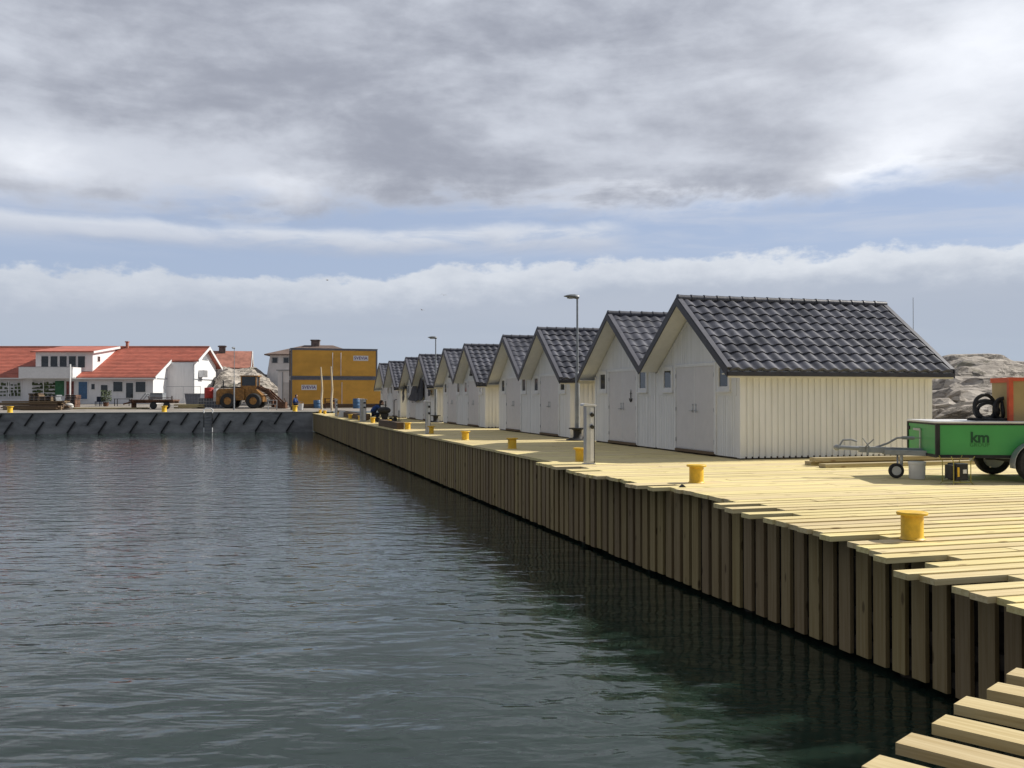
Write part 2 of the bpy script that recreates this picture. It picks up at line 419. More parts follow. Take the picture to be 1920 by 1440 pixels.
# ------------------------------------------------------------------ setting: water, ground, rocks, decks
b = MB(); b.add([(-400,-120,WATER),(300,-120,WATER),(300,80.6,WATER),(-400,80.6,WATER)], [(0,1,2,3)])
tag(b.build('water', M['water']), kind='structure')
QY = 80.4                                          # front of the concrete quay
def gz(p):
    d = p[0]*SN+p[1]*CS
    return .13+max(0.0, min(d-80, 60))*.018
b = MB(); xs = [-400,-200,-100,-60,-40,-30,-20,-10,0,10,20,40,100,300]; ys = [QY+.6,84,88,92,96,100,106,112,120,130,140,170,260,600,1500]
for j, Y in enumerate(ys):
    for i, X in enumerate(xs): b.v.append((X, Y, gz((X, Y))-.004))
for j in range(len(ys)-1):
    for i in range(len(xs)-1):
        k = j*len(xs)+i; b.f.append((k, k+1, k+1+len(xs), k+len(xs)))
tag(b.build('ground', M['ground']), kind='structure')
def fbm(p, o=5):
    return noise.fractal(Vector(p), 1.0, 2.1, o, noise_basis='PERLIN_ORIGINAL')
def rocks(name, x0, x1, y0, y1, nx, ny, hf, seed, rough=1.0):
    b = MB()
    for j in range(ny+1):
        for i in range(nx+1):
            X = x0+(x1-x0)*i/nx; Y = y0+(y1-y0)*j/ny
            base = hf(X, Y)
            q = (X*.07+seed, Y*.07, seed)
            n = fbm(q)*2.0+abs(fbm((X*.22+seed, Y*.16, 1.3)))*1.5
            led = fbm((X*.5, Y*.35, seed), 4)*.35
            a = min(1, max(0, (base+.9)/2.0))
            z = base+a*(n*.45*rough+led*rough)
            t = z/.55; k = math.floor(t); fr = t-k
            z = .55*(k+min(1, max(0, (fr-.35)/.45)))*.6*rough+z*(1-.6*rough)       # ledges
            b.v.append((X+fbm((X*.6, Y*.6, 9))*.5, Y+fbm((X*.6, Y*.6, 4))*.5, z))
    for j in range(ny):
        for i in range(nx):
            k = j*(nx+1)+i; b.f.append((k, k+1, k+nx+2, k+nx+1))
    return tag(b.build(name, M['rock'], smooth=False), kind='structure')
def sst(a, b, x):
    t = max(0, min(1, (x-a)/(b-a))); return t*t*(3-2*t)
def h_right(X, Y):
    z = -1.1+sst(18.4, 22, X)*.9+max(0, min(X-21, 22))*.155
    p = Vector((X, Y)); d = X*SN+Y*CS; xr = X*CS-Y*SN
    u = xr/max(d, 1)*F+960
    z += .5*sst(1750, 1800, u)*sst(2300, 1850, u)-sst(1810, 1960, u)*.75
    return z if X > 18.4 else -1.4
rocks('rock_hill', 18.7, 80, 12, 100, 300, 300, h_right, 3.0, .8)
def h_left(X, Y):
    d = X*SN+Y*CS; xr = X*CS-Y*SN; u = xr/d*F+960
    w = sst(372, 420, u)*sst(575, 470, u)*.85+sst(340,380,u)*sst(575,500,u)*.15
    e = sst(97, 124, d)
    return -.7+w*e*4.6+w*sst(99, 104, d)*.9
rocks('rock_knoll', -45, 12, 94, 150, 170, 160, h_left, 8.0)

rb = random.Random(21)
def rubble(n, pxr, dr, hf, szr, label):
    f = MB()
    for i in range(n):
        p = at(rb.uniform(*pxr), rb.uniform(*dr)); sx = rb.uniform(*szr)
        z = max(hf(p.x, p.y)+.22, -.6)+rb.uniform(-.1, .15)
        f.M = None; g = MB(); g.ball((0,0,0), 1, 1, 1, 9, 6); off = Vector((i*3.1, 5, 0))
        Mx = Matrix.Translation((p.x, p.y, z))@Matrix.Rotation(rb.uniform(0,6), 4, 'Z')@Matrix.Rotation(rb.uniform(-.5,.5), 4, 'X')@Matrix.Diagonal((sx*1.35, sx, sx*.55, 1))
        f.add([Mx@(Vector(v)*(1+.55*noise.noise(Vector(v)*1.3+off))) for v in g.v], g.f)
    tag(f.build('rubble', M['rock']), label, 'rubble', None, 'stuff')
rubble(70, (1730, 1995), (26, 36), h_right, (.2, .7), 'broken grey rubble along the foot of the rock hill behind the trailer')
rubble(60, (440, 528), (98, 112), lambda X, Y: max(h_left(X, Y), 0), (.35, .9), 'slope of broken slabs and rubble behind the wheel loader')
# main deck: planks run along X, laid along the quay
DIPA = lambda Y: -.29*sst(11.8, 4.5, Y)
ends = [(18.75,6.05),(18.3,6.03),(17.6,5.99),(17.3,6.49),(16.75,5.97),(16.4,6.49),(16.2,5.93),(15.6,5.96),(15.25,6.13),(13.8,5.92),
        (13.45,6.57),(13.25,6.0),(13.0,6.27),(10.68,5.93),(10.5,6.31),(10.3,5.89),(10.1,6.07),(9.9,5.89),(9.7,6.22),(9.5,5.94),
        (8.85,6.01),(8.65,6.57),(8.45,6.02),(8.25,6.05),(8.0,5.92),(7.8,6.5),(7.55,6.14),(7.35,5.69),(7.0,5.81),(6.8,6.48),(6.2,5.78),(5.6,5.77)]
nearl = [5.80,5.77,5.90,5.78,5.80,6.55,5.81,5.69,6.20,6.60,5.92,6.05,6.02,6.04,6.62,6.0,6.03,5.97,6.0,5.98,5.94,6.45,5.89,6.50,5.89,6.50,5.93]
def plank_end(Y):
    if Y > 18.75: return 6.42
    i = int((Y-5.6)/.2)
    if 0 <= i < len(nearl): return nearl[i]
    for k, (yy, xe) in enumerate(ends):
        nxt = ends[k+1][0] if k+1 < len(ends) else 0
        if Y > nxt: return xe
    return 5.8
deck = MB(); PW = .2; Y = 5.7; rnd = random.Random(3)
while Y < 80.3:
    z = DIPA(Y+.1); xe = plank_end(Y)+rnd.uniform(-.025, .025)*(Y < 18.75)
    cuts = [xe]; c = xe+rnd.choice((1.4, 2.6, 3.8))+rnd.uniform(0, .4)
    while c < 18: cuts.append(c); c += 4.2+rnd.uniform(-.3, .3)
    cuts.append(18.6)
    for a, q in zip(cuts[:-1], cuts[1:]):
        dz = rnd.uniform(-.003, .003); sk = rnd.uniform(-.004, .004)
        z2 = z+dz
        deck.add([(a, Y+.002, z2-.055),(q-.004, Y+.002+sk, z2-.055),(q-.004, Y+PW-.003+sk, z2-.055),(a, Y+PW-.003, z2-.055),
                  (a, Y+.002, z2),(q-.004, Y+.002+sk, z2),(q-.004, Y+PW-.003+sk, z2),(a, Y+PW-.003, z2)],
                 [(0,3,2,1),(4,5,6,7),(0,1,5,4),(1,2,6,5),(2,3,7,6),(3,0,4,7)])
    Y += PW
tag(deck.build('deck', M['deck']), kind='structure')
# near deck on which the photographer stands, planks at an angle; every second plank left long
Pn = at(1679, 1640*1.8/646/1.0, -.29)               # far left corner of one long plank
A = R(60.4); eu = Vector((math.sin(A), math.cos(A), 0)); ev = Vector((eu.y, -eu.x, 0))   # along the plank ends, back along the planks
near = MB(); rnd = random.Random(5)
longs = [(-1,0)]+[]
# offsets of the long plank ends from the photograph, measured along eu
for i in range(-9, 15):
    s0 = i*.197
    off = (0.0 if i % 2 == 0 else .80)+rnd.uniform(-.02, .02)
    z = -.29+rnd.uniform(-.002, .002)
    M4 = Matrix.Translation(Pn+eu*s0+ev*off)@Matrix(((eu.x, ev.x, 0, 0), (eu.y, ev.y, 0, 0), (0, 0, 1, 0), (0, 0, 0, 1)))
    near.M = M4; L = 6.0
    near.add([(0,0,-.055),(.191,0,-.055),(.191,L,-.055),(0,L,-.055),(0,0,0),(.191,0,0),(.191,L,0),(0,L,0)],
             [(0,1,2,3),(7,6,5,4),(4,5,1,0),(5,6,2,1),(6,7,3,2),(7,4,0,3)])
near.M = None
nd = near.build('near_deck', M['deckn']); tag(nd, kind='structure')
nd.data.transform(Matrix.Rotation(math.atan2(ev.x, ev.y), 4, 'Z')); nd.rotation_euler = (0, 0, -math.atan2(ev.x, ev.y))

# timber face of the quay: boards over an added dark sheet that paints the gaps as shade
q = empty('timber_quay', (6.48, 0, 0), 0, 'timber quay face of tall upright boards with dark gaps rising straight out of the water', 'quay wall')
f = MB(); Y = 5.2; rnd = random.Random(11)
while Y < 79.3:
    w = .197+rnd.uniform(-.004, .004); zt = DIPA(Y)-.06; dx = rnd.uniform(-.006, .006)
    f.box(dx, .05+dx, Y, Y+w, WATER+.06+rnd.uniform(-.012, .012), zt)
    Y += .295
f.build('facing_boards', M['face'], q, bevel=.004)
f = MB(); f.box(.30, .36, 5.0, 80.3, WATER-.5, -.36)
for zz in (-.48, -1.0, -1.32): f.box(.055, .14, 5.0, 80.3, zz-.07, zz+.07)
f.build('backing', M['under'], q)
for i in range(25):
    yy = 5.2+i*3.1; f = MB(); f.cyl((.21, yy, WATER-1), (.21, yy, -.36), .12, n=10); f.build('pile', M['under'], q)
f = MB(); f.box(-.02, .5, 79.45, 80.35, WATER+.05, -.03); f.build('end_panel', M['face'], q)
# face of the near deck
q2 = empty('near_quay', tuple(Pn), 0, 'dark upright boards below the sunlit plank ends of the near deck', 'quay wall')
f = MB()
for i in range(-9, 13):
    p = eu*(i*.295)+ev*1.05
    f.add([p+Vector((0,0,WATER+.35)), p+eu*.197+Vector((0,0,WATER+.35)), p+eu*.197+ev*.05+Vector((0,0,WATER+.35)), p+ev*.05+Vector((0,0,WATER+.35)),
           p+Vector((0,0,-.06)), p+eu*.197+Vector((0,0,-.06)), p+eu*.197+ev*.05+Vector((0,0,-.06)), p+ev*.05+Vector((0,0,-.06))],
          [(0,1,2,3),(7,6,5,4),(4,5,1,0),(5,6,2,1),(6,7,3,2),(7,4,0,3)])
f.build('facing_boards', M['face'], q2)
f = MB(); p0 = eu*-3+ev*1.35; p1 = eu*4+ev*1.35; f.bar(p0+Vector((0,0,-.75)), p1+Vector((0,0,-.75)), .06, 1.3); f.build('backing', M['under'], q2)  # dark sheet added behind these boards to paint their gaps as shade
# added dark sheet below the deck, so no light passes
f = MB(); f.box(.45, 12.2, 5.0, 80.3, -.38, -.36)
f.build('underdeck_light_stop', M['under'], q)

# concrete quay across the head of the basin
cq = empty('concrete_quay', (0, QY, 0), 0, 'grey concrete quay wall with dark slanting slot bars across the end of the basin', 'quay wall')
f = MB(); f.box(-120, 6.45, 0, 1.2, WATER-1, .083); f.build('wall', M['concrete'], cq)
f = MB(); f.box(-120, 6.7, -.06, 1.2, .085, .15)
f.build('coping', M['concl'], cq)
fb = MB(); fb.bar((.27, -.06, .46), (-.30, -.06, -.44), .12, .20, up=(0,1,0))  # raised dark bars stand in for the dark recessed slots
fen = fb.build('dark_bar', M['dark_bar'], cq); k = 0
for px in range(-12):
    pass
row1 = [-3+58.3*i for i in range(0, 10)]; row2 = [17+58.6*i for i in range(0, 10)]
first = True
for row, zz in ((row1, -.42), (row2, -1.02)):
    for px in row:
        o = fen if first else fen.copy()
        if not first: COL.objects.link(o); o.parent = cq
        first = False
        o.location = (x_on_y(px+(0 if zz > -.5 else 0), QY), -.0, zz)
# ladder on that quay
lx = x_on_y(390.5, QY)
ld = empty('quay_ladder', (lx, QY-.15, 0), 0, 'ladder with white grips on the concrete quay wall in front of the wheel loader', 'ladder')
for sx in (-.32, .32):
    f = MB(); f.tube([(sx, .1, .05), (sx, 0, -.1), (sx, 0, -1.1)], .03, 6); f.build('rail', M['dark_bar'], ld)
    f = MB(); f.cyl((sx, 0, -1.1), (sx, 0, -1.48), .04, n=8); f.build('rail_end', M['plastic'], ld)
f = MB(); f.tube([(-.32,.1,.05),(-.36,.15,.28),(-.2,.2,.42),(.2,.2,.42),(.36,.15,.28),(.32,.1,.05)], .05, 6); f.build('grip', M['plastic'], ld)
f = MB()
for i in range(5): f.cyl((-.32, 0, -1.3+i*.26), (.32, 0, -1.3+i*.26), .018, n=6)
f.build('rung', M['bluegrey'], ld)

# ------------------------------------------------------------------ boathouses
def make_shed(side):
    """side: -1 keeps the near (-y) eave free, +1 the far one; the other eave meets the neighbour"""
    r = empty('boathouse', (10.5, 20.5, 0), 0, 'x', 'boathouse', 'white boathouses in a row along the quay')
    HW, DP, SL = 2.08, 4.87, .72; ZR = 3.62
    wall_y = {side: HW, -side: 2.170}; eave = {side: HW+.30, -side: 2.172}
    zu = lambda y: ZR-.13-SL*abs(y)
    f = MB(); yl, yr = -wall_y[-1], wall_y[1]
    f.prism([(yl,.06),(yr,.06),(yr,zu(yr)),(0,zu(0)),(yl,zu(yl))], 'x', 0, DP)
    y = yl+.03
    while y < yr-.05:                                  # front cladding
        f.box(-.016, 0, y, min(y+.085, yr), .04, zu(y+.045)-.02); y += .1
    x = .0
    while x < DP-.05:                                  # side cladding, lid boards
        f.box(x+.0, x+.100, side*HW, side*(HW+.024), .03, zu(HW)-.04)
        x += .152
    f.box(DP-.1, DP+.025, *sorted((side*HW, side*(HW+.03))), .03, zu(HW)-.03)
    f.build('wall', M['white'], r)
    f = MB(); f.box(-.03, .09, side*(HW-.10), side*(HW+.034), .03, zu(HW)-.05); f.build('corner_board', M['white'], r)
    f = MB(); f.prism([(HW+.03, zu(HW)-.14), (HW+.295, zu(HW)-.14), (HW+.295, zu(HW)-.24), (HW+.27, zu(HW)-.24), (HW+.27, zu(HW)-.165), (HW+.03, zu(HW)-.165)][::-1], 'x', -.46, DP+.38)
    if side < 0: f.v = [(x_, -y_, z_) for x_, y_, z_ in f.v]
    f.build('eave_board', M['cream'], r)
    al = math.atan(SL); ca, sa = math.cos(al), math.sin(al)
    roof = None; X0, X1 = -.42, DP+.36
    prof = [.0, .005, .018, .034, .046, .051, .049, .039, .021, .006]
    NW, seg = 19, 10; nx = NW*seg; CL = (HW+.30)/ca/9
    for s in (-1, 1):
        E_ = eave[s]
        pts = [(0, ZR-.02), (s*(E_-.03), ZR-.02-SL*(E_-.03)), (s*(E_-.03), ZR-.10-SL*(E_-.03)), (0, ZR-.10)]
        if s > 0: pts = pts[::-1]
        f = MB(); f.prism(pts, 'x', -.47, DP+.39); f.build('soffit', M['trim'], r)
    t = MB()
    for s in (-1, 1):
        E_ = eave[s]; base = len(t.v); NC = 9
        for c in range(NC):
            for e in (0, 1):
                for i in range(nx+1):
                    X = X0+(X1-X0)*i/nx; k = (i % seg)
                    h = prof[k]+.004+.029*e
                    sl = min((c+e)*CL+(.012 if e and prof[k] > .02 else 0), E_/ca)
                    t.v.append((X, s*(sl*ca+h*sa*(1 if s == side else .0)), ZR-sl*sa+h*ca))
        w = nx+1
        for rr in range(2*NC-1):
            for i in range(nx):
                a = base+rr*w+i; fc = (a, a+1, a+1+w, a+w)
                t.f.append(fc if s < 0 else fc[::-1])
        rr = 2*NC-1; b0 = len(t.v)
        for i in range(nx+1):
            v = t.v[base+rr*w+i]; t.v.append((v[0], v[1]-s*.01, v[2]-.05))
        for i in range(nx):
            a = base+rr*w+i; fc = (a, a+1, b0+i+1, b0+i); t.f.append(fc if s < 0 else fc[::-1])
    roof = t.build('roof', M['tile'], r, smooth=False)
    for p in roof.data.polygons: p.use_smooth = True
    try: roof.data.set_sharp_from_angle(angle=R(50))
    except Exception: pass
    f = MB(); n = 17; p = (X1-X0+.08)/n
    for i in range(n):
        a = X0-.04+i*p
        f.cyl((a, 0, ZR+.045), (a+p+.01, 0, ZR+.045), .086, .078, 12)
        f.cyl((a, 0, ZR+.047), (a+.035, 0, ZR+.047), .093, .091, 12)
    f.build('ridge_cap', M['tile'], roof, smooth=True)
    for s in (-1, 1):
        E_ = eave[s]+(.01 if s == side else 0)
        for (a, b_) in ((-.50, -.475), (DP+.395, DP+.42)):
            pts = [(0, ZR+.06), (s*E_, ZR+.06-SL*E_), (s*E_, ZR-.13-SL*E_), (0, ZR-.13)]
            if s > 0: pts = pts[::-1]
            f = MB(); f.prism(pts, 'x', a, b_); f.build('barge_board', M['tiled'], roof)
        for (a, b_) in ((-.49, -.37), (DP+.30, DP+.41)):
            pts = [(0, ZR+.085), (s*E_, ZR+.085-SL*E_), (s*E_, ZR+.062-SL*E_), (0, ZR+.062)]
            if s > 0: pts = pts[::-1]
            f = MB(); f.prism(pts, 'x', a, b_); f.build('verge_sheet', M['verge'], roof)
    f = MB(); E_ = eave[side]; f.box(-.475, DP+.395, side*E_, side*(E_+.03), ZR-.115-SL*E_, ZR-.025-SL*E_); f.build('eave_fascia', M['tiled'], roof)
    # doors
    for s in (-1, 1):
        f = MB(); f.box(-.030, 0, s*.012, s*.97, .12, 2.06)
        d = f.build('door', M['door'], r)
        g = MB(); g.cyl((-.03, s*.07, 1.02), (-.075, s*.07, 1.02), .012, n=8); g.bar((-.072, s*.07, 1.02), (-.072, s*.20, 1.02), .018, .018)
        g.box(-.036, -.03, s*.05, s*.10, .98, 1.185); g.cyl((-.03, s*.075, 1.16), (-.045, s*.075, 1.16), .024, n=10)
        g.build('handle', M['steel'], d)
        for z in (.32, 1.05, 1.85):
            g = MB(); g.cyl((-.036, s*.965, z-.05), (-.036, s*.965, z+.05), .014, n=8); g.build('hinge', M['steel'], d)
    f = MB(); f.box(-.045, 0, .97, 1.06, .06, 2.06); f.box(-.045, 0, -1.06, -.97, .06, 2.06); f.box(-.047, 0, -1.06, 1.06, 2.06, 2.13)
    f.box(-.034, 0, -.012, .012, .12, 2.06)
    f.build('door_frame', M['trim'], r)
    f = MB(); f.box(-.07, 0, -.97, .97, .04, .10); f.build('threshold', M['oldw'], r)
    for s in (-1, 1):
        f = MB(); f.box(-.024, 0, s*1.06, s*1.95, 1.38, 2.02); f.build('panel', M['white'], r)
        wd = MB(); y0, y1, z0, z1 = 1.20, 1.64, 1.55, 2.03
        for (a, b_, c_, d_) in ((y0, y1, z1, z1+.07), (y0, y1, z0-.07, z0), (y0-.07, y0, z0-.07, z1+.07), (y1, y1+.07, z0-.07, z1+.07)):
            wd.box(-.06, 0, s*a, s*b_, c_, d_)
        w = wd.build('window', M['trim'], r)
        g = MB(); g.box(-.035, -.028, s*y0, s*y1, z0, z1); g.build('pane', M['glass'], w)
        g = MB(); g.box(-.085, 0, s*(y0-.09), s*(y1+.09), z0-.10, z0-.07); g.build('sill', M['trim'], w)
        g = MB(); g.box(-.05, -.035, s*(y0), s*(y0+.03), z0, z1); g.box(-.05, -.035, s*(y1-.03), s*y1, z0, z1)
        g.box(-.05, -.035, s*y0, s*y1, z1-.03, z1); g.box(-.05, -.035, s*y0, s*y1, z0, z0+.03); g.build('sash', M['trim'], w)
    f = MB(); f.box(-.0, DP, yl+.02, yr-.02, -.03, .06); f.build('plinth', M['under'], r)
    return r
shed_a = make_shed(-1); shed_b = make_shed(1)
SHL = ['nearest and largest looking white boathouse, whole sunlit cream side wall in view',
 'second boathouse from the camera, adjoining the nearest one, with a metal anchor on its door',
 'third white boathouse, its cream side just behind the near lamp post',
 'fourth white boathouse, left neighbour of the one behind the near lamp post',
 'fifth white boathouse, with a dark triangular lantern in its gable, next to a sunlit gap',
 'sixth white boathouse, just right of the farther lamp post, with dark triangle in its gable',
 'seventh white boathouse, with dark tarpaulin hung across its door front beside the farther lamp post',
 'eighth white boathouse, with one dark cloth strip hanging from its eave',
 'ninth white boathouse, second from the far end of the row',
 'tenth and farthest white boathouse, next to the yellow containers']
SY = []
for k in range(5): SY += [20.5+10.75*k, 24.85+10.75*k]
sheds = [place(shed_b if i % 2 else shed_a, (10.5, yy, 0), 0, SHL[i], i < 2) for i, yy in enumerate(SY)]
# anchor on the second door
an = anx = empty('door_ornament', (10.46, SY[1]-.62, 1.35), 0, 'small dark metal anchor hung on the right door of the second boathouse', 'ornament')
f = MB(); f.cyl((0,0,-.18), (0,0,.2), .016, n=8); f.tube([(0,-.12,-.06),(0,-.09,-.16),(0,0,-.2),(0,.09,-.16),(0,.12,-.06)], .016, 6); f.bar((0,-.09,.12),(0,.09,.12), .02, .02)
f.build('anchor', M['dark'], an); f = MB(); f.tube([(0,.04*math.cos(t*.785),.24+.04*math.sin(t*.785)) for t in range(8)], .009, 6, True); f.build('ring', M['steel'], an); anx.scale = (.7,)*3
for i, gg in ((4, 'dark triangular lantern on the gable of the fifth boathouse'), (5, 'dark triangular lantern on the gable of the sixth boathouse')):
    o = empty('gable_lantern', (10.44, SY[i], 2.55), 0, gg, 'lantern', 'triangular gable lanterns')
    f = MB(); f.prism([(-.17,-.16),(.17,-.16),(.02,.2),(-.02,.2)], 'x', -.10, 0); f.build('housing', M['dark'], o)
    f = MB(); f.box(-.13, 0, -.12, .12, -.26, -.17); f.build('base', M['dark'], o)
# tarpaulins
def cloth(name, X, pts, label):
    f = MB(); n = len(pts)
    top = []
    for i, (y, z0, z1) in enumerate(pts):
        for j in range(7):
            t = j/6; top.append((X+.035*math.sin(i*1.9+t*2)+(.02 if j % 2 else 0), y, z1+(z0-z1)*t))
    m = 7; L = len(top)
    vs = top+[(x+.02, y, z) for (x, y, z) in top]; fs = []
    for i in range(n-1):
        for j in range(m-1):
            a = i*m+j; fs.append((a, a+1, a+m+1, a+m)); fs.append((L+a, L+a+m, L+a+m+1, L+a+1))
    for i in range(n-1):
        a = i*m; fs.append((a, a+m, L+a+m, L+a)); a += m-1; fs.append((a, L+a, L+a+m, a+m))
    for j in range(m-1):
        fs.append((j, L+j, L+j+1, j+1)); a = (n-1)*m+j; fs.append((a, a+1, L+a+1, L+a))
    f.add(vs, fs); o = f.build(name, M['tarp'], smooth=True); tag(o, label, 'tarpaulin', 'dark cloths hung on the boathouses'); return o
cloth('tarpaulin', 10.32, [(57.9, 1.14, 1.22), (57.2, 1.13, 1.50), (56.5, 1.12, 1.85), (55.8, 1.08, 2.08), (55.3, 1.06, 2.12), (54.9, 1.12, 1.55), (54.6, 1.15, 1.60), (54.3, 1.2, 2.3), (53.9, 1.12, 2.42), (53.5, 1.16, 2.38), (53.3, 1.3, 2.2)],
      'wide dark cloth slung in folds across the fronts of the seventh and eighth boathouses')
cloth('tarpaulin', 10.28, [(59.9, 1.3, 2.2), (59.4, .98, 2.35), (58.9, 1.2, 2.25)], 'narrow dark cloth strip hanging left of the wide one on the eighth boathouse')
cloth('tarpaulin', 10.28, [(51.7, 1.5, 1.95), (51.3, 1.38, 2.0), (50.8, 1.42, 1.98)], 'short dark cloth under the right eave of the seventh boathouse')

# ------------------------------------------------------------------ bollards
def make_bollard():
    r = empty('bollard', (0,0,0), 0, 'x', 'bollard', 'yellow mooring bollards along the quay edge')
    f = MB(); f.lathe([(.135,0),(.118,.012),(.112,.03),(.112,.245)], n=32); f.build('post', M['yellow'], r, smooth=True)
    f = MB(); f.lathe([(.112,.243),(.150,.250),(.156,.262),(.156,.272),(.150,.280)], n=32); f.build('cap', M['yellow'], r, smooth=True)
    return r
bol = make_bollard()
BL = ['nearest and largest yellow bollard, right of the jagged plank ends',
 'yellow bollard in full sun in front of the nearest boathouse',
 'yellow bollard standing right beside the grey power pedestal in front',
 'yellow bollard on a sunny strip left of the near lamp post',
 'yellow bollard in sun, fifth from the camera',
 'yellow bollard just right of the second power pedestal',
 'yellow bollard at the near end of the dark beam lying on the quay',
 'yellow bollard partly hidden behind the dark beam',
 'yellow bollard in front of the crouching person',
 'dull yellow bollard left of the wide grey pedestal',
 'small yellow bollard on the shaded quay, second left of the wide grey pedestal',
 'small yellow bollard on the shaded quay, third left of the wide grey pedestal',
 'small yellow bollard right at the foot of the farthest power pedestal',
 'smallest yellow bollard near the far timber quay corner']
bx = [6.80]+[7.02]*13
for i in range(14):
    d = [10.0,15.1,20.1,25.0,30.0,35.2,39.8,44.7,49.6,54.4,59.0,65.0,75.0,79.0][i]
    Yb = (d-bx[i]*SN)/CS
    place(bol, (bx[i], Yb, DIPA(Yb)+.003), i*.7, BL[i], i == 0)
for px, lab in ((19, 'yellow bollard on the concrete quay at the left edge of the photo'), (308, 'yellow bollard on the concrete quay in front of the flatbed trailer'),
                (553, 'yellow bollard on the concrete quay corner, below the seated person')):
    o = copy_tree(bol); o.location = (x_on_y(px, QY+.6), QY+.6, .152); o['label'] = lab; o.scale = (1.7, 1.7, 1.7)

# ------------------------------------------------------------------ power pedestals
def make_ped():
    r = empty('power_pedestal', (0,0,0), 0, 'x', 'power pedestal', 'grey power pedestals along the quay edge')
    f = MB(); f.box(-.085, .085, -.10, .10, .012, 1.16); f.box(-.11, .11, -.13, .13, 0, .012); f.build('body', M['alu'], r, bevel=.008)
    f = MB(); f.prism([(-.15,1.16),(.12,1.16),(.12,1.185),(-.12,1.215),(-.15,1.20)], 'y', -.13, .13); f.build('lid', M['plastic'], r, bevel=.005)
    f = MB(); f.box(-.0, .075, -.108, -.10, .06, 1.13); f.build('front_panel', M['trim'], r)
    for z in (.76, 1.0):
        g = MB(); g.cyl((.03, -.108, z), (.03, -.15, z-.02), .036, .04, n=12); g.cyl((.03,-.148,z-.018),(.03,-.156,z-.022), .026, n=12); g.build('socket', M['dark'], r)
    g = MB(); g.box(.078, .086, -.12, -.10, .02, 1.15); g.build('edge_rail', M['dark'], r)
    return r
ped = make_ped()
place(ped, (6.90, (19.3-6.9*SN)/CS, .003), R(-4), 'nearest grey power pedestal with two sockets, standing beside a yellow bollard', True)
place(ped, (6.92, (35.2-6.92*SN)/CS, .003), R(-4), 'grey power pedestal with bright lid, left of the sixth bollard', False)
o = place(ped, (6.95, (52.8-6.95*SN)/CS, .003), R(4), 'wide grey power pedestal beside the crouching person', False); o.scale = (1.75, 1.6, 1.03)
place(ped, (6.95, (66.2-6.95*SN)/CS, .003), R(-4), 'farthest grey power pedestal, in front of the yellow containers', False)

# ------------------------------------------------------------------ lamp posts
def make_lamp(H=4.53, base=True):
    r = empty('street_lamp', (0,0,0), 0, 'x', 'street lamp', 'grey street lamps')
    if base:
        f = MB(); f.lathe([(.36,.0),(.34,.03),(.16,.06),(.13,.12),(.13,.30),(.17,.335),(.27,.35),(.27,.385),(.10,.39)], n=20); f.build('foot', M['dark'], r, smooth=True)
    f = MB(); f.cyl((0,0,.02),(0,0,2.05),.075,.066,14); f.cyl((0,0,2.05),(0,0,2.12),.066,.036,14); f.cyl((0,0,2.12),(0,0,H-.10),.036,.03,12); f.build('pole', M['paintgrey'], r, smooth=True)
    f = MB(); n = 12; sec = []
    for (x, w, h0, h1) in ((.06,.035,-.05,.03),(.02,.08,-.09,.05),(-.08,.12,-.07,.075),(-.22,.125,-.045,.07),(-.34,.10,-.02,.045),(-.42,.045,.0,.02)):
        sec.append([(x, w*math.cos(2*math.pi*k/n), (h0+h1)/2+(h1-h0)/2*math.sin(2*math.pi*k/n)) for k in range(n)])
    vs = [p for s_ in sec for p in s_]; fs = []
    for a in range(len(sec)-1):
        for k in range(n): j = (k+1) % n; fs.append((a*n+k, (a+1)*n+k, (a+1)*n+j, a*n+j))
    fs += [tuple(range(n)), tuple(range((len(sec)-1)*n, len(sec)*n))[::-1]]
    f.M = Matrix.Translation((0,0,H-.07)); f.add(vs, fs); f.M = None
    hd = f.build('lamp_head', M['lamp'], r, smooth=True)
    f = MB(); f.ball((-.2,0,H-.115), .13, .085, .03, 12, 6); f.build('lens', M['lens'], hd, smooth=True)
    return r
lamp = make_lamp()
place(lamp, (10.3, 28.0, .003), -TH, 'nearer lamp post on a black foot, between the second and third boathouses', True)
place(lamp, (10.3, 49.5, .003), -TH, 'farther grey lamp post standing between the sixth and seventh boathouses', False)
p = at(439, 84, 0); l3 = place(lamp, (p.x, p.y, gz(p)-.02), R(60), 'slender grey lamp post in front of the wheel loader in the yard', False); l3.scale = (.9, .9, 1.22)
for k in [c for c in kids(l3) if c.name.startswith('foot')]: bpy.data.objects.remove(k)

# ------------------------------------------------------------------ trailer
N0 = at(1756, 15.3, 0)
tr = empty('utility_trailer', tuple(N0), -TH-R(6)*1, 'green box trailer with white lid, black edging and dark lettering on the deck', 'trailer')
# local frame: x = back along the trailer, y = away from the viewer, z up
BL_, BW = 2.7, 1.5; z0, z1 = .40, .925
f = MB(); f.box(0, BL_, 0, BW, z0, z1); body = f.build('box', M['green'], tr)
f = MB()
for (a, b_) in ((0,0), (0,BW), (BL_,0), (BL_,BW)):
    f.box(a-.015 if a == 0 else a-.045, a+.045 if a == 0 else a+.015, b_-.015 if b_ == 0 else b_-.045, b_+.045 if b_ == 0 else b_+.015, z0-.01, z1)
for yy in (-.014, BW-.02):
    f.box(.045, BL_-.045, yy, yy+.034, z0-.02, z0+.028); f.box(.045, BL_-.045, yy, yy+.034, z1-.026, z1+.004)
for xx in (-.014, BL_-.02):
    f.box(xx, xx+.034, .045, BW-.045, z0-.02, z0+.028); f.box(xx, xx+.034, .045, BW-.045, z1-.026, z1+.004)
f.box(1.38, 1.43, -.014, .0, z0+.03, z1-.03)
f.build('edging', M['dark'], tr)
f = MB(); f.box(-.02, 1.95, -.02, BW+.02, z1+.004, z1+.035); lid = f.build('lid', M['plastic'], tr, bevel=.006)
